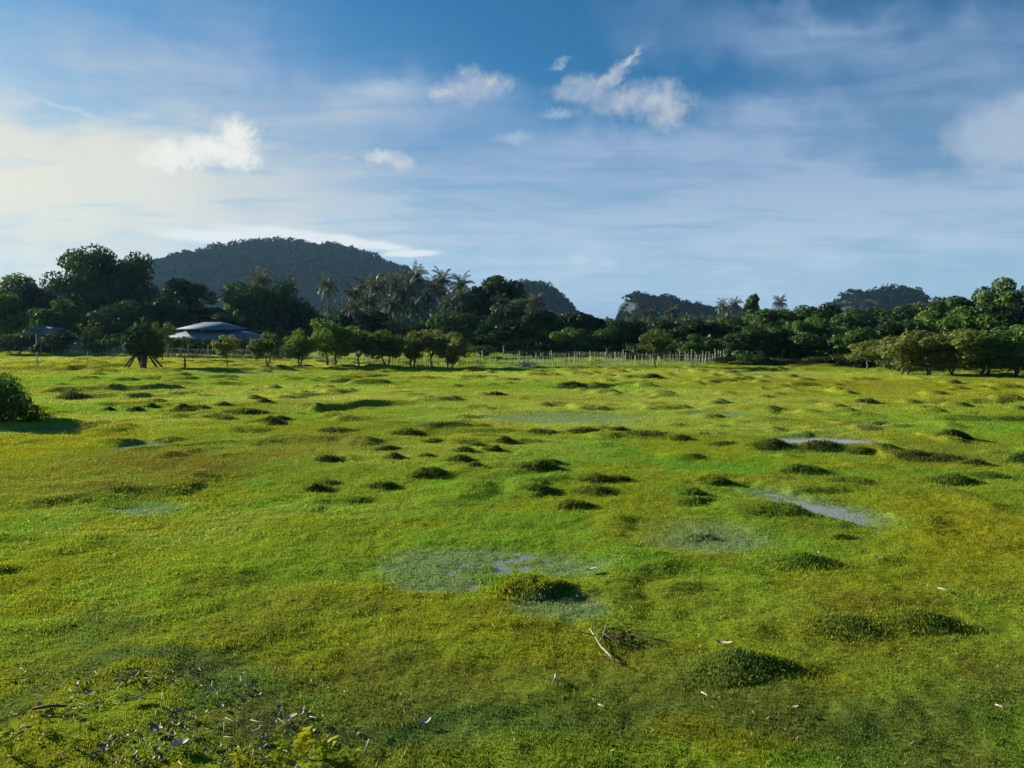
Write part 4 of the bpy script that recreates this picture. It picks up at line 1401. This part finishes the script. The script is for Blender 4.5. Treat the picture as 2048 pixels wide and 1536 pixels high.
# ------------------------------------------------------------------ house and shed
def hip_roof(mb, x0, x1, y0, y1, z0, z1, inset, th=0.12):
    cy0 = (y0 + y1) / 2
    v = [(x0, y0, z0), (x1, y0, z0), (x1, y1, z0), (x0, y1, z0), (x0 + inset, cy0, z1), (x1 - inset, cy0, z1),
         (x0, y0, z0 - th), (x1, y0, z0 - th), (x1, y1, z0 - th), (x0, y1, z0 - th)]
    mb.add(v, [(0, 1, 5, 4), (2, 3, 4, 5), (0, 6, 7, 1), (1, 7, 8, 2), (2, 8, 9, 3), (3, 9, 6, 0), (6, 9, 8, 7)], [(3, 0, 4), (1, 2, 5)])


def house():
    Y = 92.0
    L, Rr = at(340, 666, Y), at(521, 666, Y)
    cx = (L.x + Rr.x) / 2
    root = empty('house', (cx, Y, 0))
    tag(root, 'low house with a two tiered blue grey metal roof behind the fence', 'house')
    hw = (Rr.x - L.x) / 2
    ze, zk = at(430, 675, Y).z, at(430, 660, Y).z
    zt0, zt1 = at(430, 657, Y).z, at(430, 644, Y).z
    w = MB(); w.box(-hw + .9, hw - .9, -2.6, 2.6, 0, ze - 0.14); w.build('wall', MAT['housewall'], root)
    r = MB(); hip_roof(r, -hw, hw, -3.9, 3.9, ze, zk, 2.6); r.build('lower_roof', MAT['roof'], root)
    c = MB(); c.box(-2.6, 2.4, -1.1, 1.1, zk - 0.55, zt0 - 0.13); c.build('clerestory', MAT['dark'], root)
    u = MB(); hip_roof(u, -3.9, 3.3, -2.0, 2.0, zt0, zt1, 2.6); u.build('upper_roof', MAT['roof'], root)
    for x in (-3.0, -1.2, 1.4, 3.2):
        b = MB(); b.box(x - .45, x + .45, -2.66, -2.58, .95, 2.0)
        win = b.build('window', MAT['dark'], root)
        f = MB()
        for bx in ((x - .52, x - .45, .88, 2.07), (x + .45, x + .52, .88, 2.07), (x - .45, x + .45, .88, .95), (x - .45, x + .45, 2.0, 2.07), (x - .025, x + .025, .95, 2.0)):
            f.box(bx[0], bx[1], -2.70, -2.60, bx[2], bx[3])
        f.build('frame', MAT['tin'], win)
    d = MB(); d.box(-.05, .85, -2.67, -2.58, 0.05, 2.05); d.build('door', MAT['dark'], root)
    for x in (-hw + .5, -hw / 3, hw / 3, hw - .5):
        p = MB(); p.box(x - .06, x + .06, -3.7, -3.58, 0, ze - .14); p.build('veranda_post', MAT['tin'], root)


house()


def shed():
    Y = 92.0
    L, Rr = at(72, 668, Y), at(128, 668, Y)
    cx = (L.x + Rr.x) / 2
    root = empty('shed', (cx, Y, 0))
    tag(root, 'old shed with a pale rusty tin roof half hidden by bushes on the left', 'shed')
    hw = (Rr.x - L.x) / 2
    z0, z1 = at(100, 668, Y).z, at(90, 651, Y).z
    w = MB(); w.box(-hw + .3, hw - .3, -1.5, 1.5, 0, z0 - .05); w.build('wall', MAT['dark'], root)
    r = MB()
    r.add([(-hw, -2, z0), (hw, -2, z0 - .1), (hw, 0, z1 - .35), (-hw, 0, z1), (-hw, 2, z0), (hw, 2, z0 - .1),
           (-hw, -2, z0 - .06), (hw, -2, z0 - .16), (hw, 0, z1 - .41), (-hw, 0, z1 - .06), (-hw, 2, z0 - .06), (hw, 2, z0 - .16)],
          [(0, 1, 2, 3), (3, 2, 5, 4), (6, 9, 8, 7), (9, 10, 11, 8), (0, 6, 7, 1), (4, 5, 11, 10), (0, 3, 9, 6), (3, 4, 10, 9), (1, 7, 8, 2), (2, 8, 11, 5)])
    r.build('roof', MAT['tin'], root)
    for x in (-hw + .4, 0, hw - .4):
        p = MB(); p.box(x - .05, x + .05, -1.9, -1.8, 0, z0 - .15); p.build('post', MAT['stick'], root)


shed()


def brush_heap():
    rng = np.random.default_rng(5)
    x, y = gp(1052, 737)
    b = MB()
    for i in range(240):
        a, r = rng.uniform(0, 6.28), rng.uniform(0, 0.85)
        p = np.array([math.cos(a) * r, math.sin(a) * r * .6, rng.uniform(0, .75) * (1 - r * .8)])
        d = rng.normal(0, 1, 3); d[2] = abs(d[2]) * .5; d /= np.linalg.norm(d)
        L = rng.uniform(.2, .55)
        b.tube([p, p + d * L * .5 + rng.normal(0, .03, 3), p + d * L], [.02, .016, .006], 4)
    o = b.build('brush_heap', MAT['stick'])
    o.location = (x, y, 0)
    tag(o, 'grey heap of cut brushwood lying against the middle of the fence', 'brush heap')


brush_heap()


# ------------------------------------------------------------------ the leafy bush on the left
def left_bush():
    rng = np.random.default_rng(81)
    x, y = gp(-18, 845)
    root = empty('bush', (x, y, 0))
    tag(root, 'dense leafy bush with a sunlit top at the left edge of the field', 'bush')
    lob = [(0, 0, 1.0, 1.1, .9), (-.9, .2, 1.2, 1.0, .9), (.75, -.1, .75, .75, .62), (.25, .4, 1.45, .65, .5), (-.4, -.3, 1.5, .7, .5), (1.25, 0, .5, .55, .45), (1.6, .1, .3, .45, .3), (-1.6, 0, .9, 1, .8), (.4, -.7, .6, .6, .55), (.1, .9, .8, .8, .7)]
    v, q = crown_cards(lob, 9000, 0.115, rng, inner=.3)
    keep = v[:, 2].reshape(-1, 4).min(1) > -0.02
    v4 = v.reshape(-1, 4, 3)[keep].reshape(-1, 3)
    np_mesh('foliage', v4, [np.arange(len(v4)).reshape(-1, 4)], MAT['bush'], None, False, root)
    st = MB()
    for i in range(16):
        lb = lob[rng.integers(len(lob))]
        st.tube(limb_path((rng.uniform(-.3, .5), rng.uniform(-.2, .2), -.05), (lb[0], lb[1], lb[2]), rng, 4), [.035, .028, .02, .01], 5)
    for i in range(14):                # runners trailing out to the right
        a = rng.uniform(-.5, .5)
        p = np.array([1.5, rng.uniform(-.3, .3), .12])
        e = p + np.array([rng.uniform(.4, 1.1), a * .6, rng.uniform(.02, .35)])
        st.tube(limb_path(p, e, rng, 4, .25), [.012, .01, .008, .005], 4)
    st.build('stems', MAT['twig'], root, True)
    c = np.stack([rng.uniform(1.5, 2.4, 160), rng.uniform(-.4, .4, 160), rng.uniform(.03, .35, 160)], 1)
    v, q = cards(c, np.tile([0, 0, 1.0], (160, 1)), 0.09, rng)
    np_mesh('runner_leaves', v, [q], MAT['bush'], None, False, root)


left_bush()


# ------------------------------------------------------------------ fallen wood, dead leaves and weeds in the near grass
def gz(x, y): return float(height(np.array([float(x)]), np.array([float(y)]))[0])


def pix_path(pts, lift):
    out = []
    for (px, py), l in zip(pts, lift):
        x, y = gp(px, py)
        out.append(Vector((x, y, gz(x, y) + l)))
    return out


def branch():
    x, y = gp(1205, 1285)
    org = Vector((x, y, 0))
    root = empty('fallen_branch', org)
    tag(root, 'bleached forked branch with dark twigs lying in the grass', 'branch')
    rng = np.random.default_rng(9)
    m = MB()
    p = [q - org for q in pix_path([(1179, 1266), (1190, 1283), (1202, 1300), (1216, 1314), (1229, 1327)], [.06, .06, .05, .05, .04])]
    m.tube(p, [.006, .008, .010, .012, .013], 8)
    m.build('main_stem', MAT['drywood'], root, True)
    f = MB()
    p = [q - org for q in pix_path([(1199, 1292), (1206, 1280), (1213, 1262)], [.05, .07, .10])]
    f.tube(p, [.008, .007, .004], 7)
    f.build('side_stem', MAT['drywood'], root, True)
    t = MB()
    runs = [[(1186, 1278), (1184, 1262), (1180, 1245)], [(1190, 1282), (1160, 1278), (1115, 1277)], [(1213, 1264), (1235, 1268), (1262, 1276)],
            [(1210, 1270), (1240, 1262), (1266, 1262)], [(1206, 1280), (1232, 1284), (1262, 1298)], [(1206, 1276), (1228, 1292), (1245, 1300)],
            [(1262, 1276), (1300, 1284), (1345, 1294)], [(1229, 1327), (1240, 1334), (1252, 1340)], [(1213, 1262), (1210, 1250), (1214, 1242)], [(1190, 1272), (1205, 1262), (1222, 1256)]]
    for k, r in enumerate(runs):
        p = [q - org for q in pix_path(r, [.06, .08, .05])]
        t.tube([tuple(v + Vector(rng.normal(0, .006, 3))) for v in p], [.007, .006, .003], 5)
    for i in range(26):
        px, py = rng.normal(1236, 20), rng.normal(1277, 9)
        a = rng.uniform(0, 6.28)
        p = [q - org for q in pix_path([(px, py), (px + math.cos(a) * 9, py + math.sin(a) * 4), (px + math.cos(a) * 19, py + math.sin(a) * 8)], [.05, .07, .04])]
        t.tube(p, [.005, .004, .002], 4)
    t.build('twigs', MAT['twig'], root)
    # withered leaves still on the twigs
    n = 26
    c = np.array([[*(pix_path([(rng.normal(1240, 20), rng.normal(1276, 9))], [rng.uniform(.02, .08)])[0] - org)] for _ in range(n)])
    v, q = cards(c, np.tile([0, 0, .8], (n, 1)), 0.07, rng)
    np_mesh('withered_leaves', v, [q], MAT['twig'], None, False, root)


branch()


def curled_leaf(L, Wd, curl, rng):
    """a dead leaf: lens outline, curled across and bent along; doubled to a thin shell"""
    n = 9
    v = []
    for i in range(n):
        t = i / (n - 1)
        w = Wd * math.sin(math.pi * (0.06 + 0.88 * t)) ** 0.8
        zb = curl * L * (4 * (t - .5) ** 2)
        for s in (-1, -.5, 0, .5, 1):
            v.append((L * (t - .5), s * w * .5, zb + curl * 1.6 * abs(s) ** 1.6 * w + rng.normal(0, .0012)))
    q = [(i * 5 + j, i * 5 + j + 1, (i + 1) * 5 + j + 1, (i + 1) * 5 + j) for i in range(n - 1) for j in range(4)]
    return v, q


def dead_leaf(px, py, wpx, ang, label, mat='paleleaf', asp=.3, lift=.05, group='bleached leaves and chips in the near grass', curl=.16):
    rng = np.random.default_rng(int(px + py))
    x, y = gp(px, py, 0.05)
    L = wpx / F * math.hypot(y, CAM_H)
    v, q = curled_leaf(L, L * asp, curl, rng)
    mb = MB(); mb.add(v, q)
    st = v[2]
    mb.tube([v[2], (v[2][0] - L * .12, 0, v[2][2] + .004), (v[2][0] - L * .22, .006, v[2][2])], [.0016, .0014, .001], 4)
    o = mb.build('dead_leaf', MAT[mat], None, True)
    o.location = (x, y, gz(x, y) + lift)
    o.rotation_euler = (rng.uniform(-.5, .1), rng.uniform(-.2, .2), ang)
    tag(o, label, 'dead leaf', group)


def stick(px, py, px2, py2, r, label, cat='stick', mat='drywood', group='bleached sticks in the near grass'):
    p = pix_path([(px, py), ((px + px2) / 2 + 1.5, (py + py2) / 2), (px2, py2)], [.05, .055, .045])
    o = p[1].copy()
    mb = MB(); mb.tube([q - o for q in p], [r, r * .95, r * .75], 8)
    ob = mb.build('dry_stick', MAT[mat], None, True)
    ob.location = o
    tag(ob, label, cat, group)


stick(1112, 1361, 1105, 1383, .014, 'short white stick upright looking, lying in front left of the fallen branch')
stick(1402, 1396, 1419, 1407, .009, 'thin curved white stick in front of the lush green mound')
stick(1990, 1418, 2011, 1426, .009, 'thin pale stick at the far right of the near grass')
stick(738, 1490, 728, 1516, .008, 'slender pale stalk at the bottom of the near grass')
stick(1876, 1186, 1895, 1194, .010, 'small pale stick in the far right yellowish grass')
stick(1196, 1420, 1214, 1427, .008, 'thin tan stick in the brown grass below the fallen branch')
stick(66, 1430, 135, 1424, .016, 'dark brown stick lying flat in the left leaf litter', mat='twig')
stick(225, 1368, 262, 1356, .010, 'tan stick at the back of the left leaf litter', mat='dryleaf')
dead_leaf(1446, 1290, 34, -.5, 'long pink beige dead leaf right of the fallen branch', asp=.34)
dead_leaf(1183, 1144, 22, .2, 'bright white dead leaf behind the largest tussock on its right', asp=.7)
dead_leaf(1588, 1424, 16, 0, 'small white chip in the grass right of the thin curved stick', asp=.55)
dead_leaf(1632, 1112, 14, .9, 'tiny cream leaf on the flat brownish mound', asp=.6)
dead_leaf(1849, 1175, 14, .3, 'tiny cream leaf near the small far right stick', asp=.6)
dead_leaf(1757, 1123, 12, -.6, 'tiny white leaf behind the low green mound', asp=.6)
dead_leaf(1390, 1168, 16, -.3, 'small cream leaf on the low brown rise left of the near mounds', asp=.5)
dead_leaf(405, 1278, 14, .8, 'small white leaf alone in the left brown grass', asp=.6)
dead_leaf(486, 1350, 12, .5, 'tiny white leaf right of the back of the leaf litter', asp=.6)
dead_leaf(12, 1350, 14, .1, 'tiny white leaf at the left frame edge', asp=.6)
dead_leaf(142, 1424, 20, .3, 'cream leaf at the tip of the dark flat stick', asp=.6)
dead_leaf(360, 1496, 30, .5, 'bright white dead leaf, brightest of the bottom leaf litter', asp=.75)
dead_leaf(265, 1352, 26, 1.2, 'greyish dead leaf standing up at the back of the leaf litter', 'dryleaf', .5)
dead_leaf(272, 1398, 36, .4, 'pinkish curled dead leaf in the middle of the leaf litter', 'paleleaf', .6)
dead_leaf(438, 1414, 22, -.7, 'grey white dead leaf right of the pinkish curled one', 'paleleaf', .6)
dead_leaf(580, 1444, 26, .3, 'pale curled leaf at the right edge of the leaf litter', 'paleleaf', .6)
dead_leaf(850, 1444, 26, .7, 'grey cream leaf alone right of the leaf litter', 'paleleaf', .5)
dead_leaf(172, 1388, 30, .2, 'narrow pale leaf left of the pinkish curled one', 'paleleaf', .25)
dead_leaf(230, 1378, 24, 1.0, 'narrow upright pale leaf behind the pinkish curled one', 'paleleaf', .3)
dead_leaf(310, 1462, 28, -.3, 'greyish leaf above the brightest bottom leaf', 'dryleaf', .6)
dead_leaf(505, 1472, 30, .6, 'tan leaf between the two yellow weeds', 'dryleaf', .4)


def litter():
    rng = np.random.default_rng(15)
    mb = MB(); n = 0
    while n < 520:
        px, py = rng.uniform(20, 720), rng.uniform(1340, 1560)
        u = float(fbm(np.array([px / 90.]), np.array([py / 40.]), 301, 3)[0])
        cen = math.exp(-((px - 330 - (py - 1400) * .7) / 260) ** 2)
        if rng.random() > sstep(.42, .62, u) * cen * 1.3: continue
        x, y = gp(px, py)
        L = rng.uniform(.025, .08)
        v, q = curled_leaf(L, L * rng.uniform(.25, .6), rng.uniform(.08, .25), rng)
        v = np.array(v)
        a, b, c = rng.uniform(0, 6.28), rng.normal(0, .5), rng.normal(0, .5)
        Rz = np.array([[math.cos(a), -math.sin(a), 0], [math.sin(a), math.cos(a), 0], [0, 0, 1]])
        Rx = np.array([[1, 0, 0], [0, math.cos(b), -math.sin(b)], [0, math.sin(b), math.cos(b)]])
        v = v @ (Rz @ Rx).T + np.array([x, y, gz(x, y) + rng.uniform(.01, .05)])
        mb.add(v, q); n += 1
    for i in range(60):
        px, py = rng.normal(330, 170), rng.uniform(1350, 1540)
        x, y = gp(px, py); a = rng.uniform(0, 6.28); L = rng.uniform(.08, .25)
        z = gz(x, y) + .03
        mb.tube([(x, y, z), (x + math.cos(a) * L, y + math.sin(a) * L, z + rng.uniform(-.01, .03))], [.005, .003], 4)
    o = mb.build('leaf_litter', MAT['dryleaf'], None, True)
    tag(o, 'scattered brown dead leaves and twigs in the near left grass', 'leaf litter', kind='stuff')


litter()


def weed(px, py, hpx, label, seed, n=16):
    rng = np.random.default_rng(seed)
    x, y = gp(px, py)
    Hh = hpx / F * math.hypot(y, CAM_H)
    mb = MB()
    for s in range(4):
        a0 = rng.uniform(0, 6.28)
        tip = np.array([math.cos(a0) * Hh * .3, math.sin(a0) * Hh * .3, Hh * rng.uniform(.7, 1)])
        mb.tube([(0, 0, -.02), tuple(tip * .5 + [0, 0, Hh * .08]), tuple(tip)], [.005, .004, .002], 5)
        for i in range(n // 4 + 2):
            t = rng.uniform(.25, 1)
            c = tip * t
            az, el = rng.uniform(0, 6.28), rng.uniform(-.1, .9)
            L = Hh * rng.uniform(.3, .55)
            d = np.array([math.cos(az) * math.cos(el), math.sin(az) * math.cos(el), math.sin(el)])
            sd = np.array([-math.sin(az), math.cos(az), 0]) * L * .22
            m1, m2, e = c + d * L * .35, c + d * L * .7 + [0, 0, -.05 * L], c + d * L + [0, 0, -.2 * L]
            mb.add([c, m1 + sd, m1 - sd, m2 + sd * .8, m2 - sd * .8, e], [(1, 3, 4, 2)], [(0, 1, 2), (3, 5, 4)])
    o = mb.build('weed', MAT['weed'])
    o.location = (x, y, gz(x, y))
    tag(o, label, 'weed', 'yellow green weeds at the bottom of the field')


weed(652, 1526, 46, 'bright yellow weed right of the bottom leaf litter, rightmost of its kind', 1)
weed(600, 1518, 56, 'taller yellow green weed just left of the brightest one', 2, 20)
weed(410, 1456, 26, 'small yellow weed in the middle of the leaf litter', 3, 10)
weed(22, 1520, 60, 'yellow green weed at the bottom left frame corner', 4, 24)
weed(150, 1500, 34, 'low yellow green weed in front of the dark flat stick', 5, 14)
weed(300, 1532, 30, 'small yellow weed below the brightest bottom leaf', 7, 12)
weed(80, 1470, 30, 'small yellow green weed below the left end of the dark flat stick', 8, 12)
weed(700, 1540, 36, 'yellow weed at the bottom edge right of the brightest one', 9, 14)
weed(480, 1536, 34, 'yellow green weed at the bottom edge in front of the tan leaf', 10, 14)
weed(560, 1540, 44, 'leafy weed at the bottom edge left of the yellow pair', 6, 16)


def haze():
    m, nt, out = mat_nodes('haze')
    pv = nt.nodes.new('ShaderNodeVolumePrincipled')
    pv.inputs['Color'].default_value = (0.36, 0.66, 1.0, 1)
    pv.inputs['Density'].default_value = 0.00008
    pv.inputs['Anisotropy'].default_value = 0.2
    nt.links.new(pv.outputs[0], out.inputs['Volume'])
    m.cycles.homogeneous_volume = True
    mb = MB(); mb.box(-1600, 1600, -1600, 1600, -1.2, 140)
    o = mb.build('haze', m)
    tag(o, 'thin blue haze over the plain', 'haze', kind='stuff')


haze()
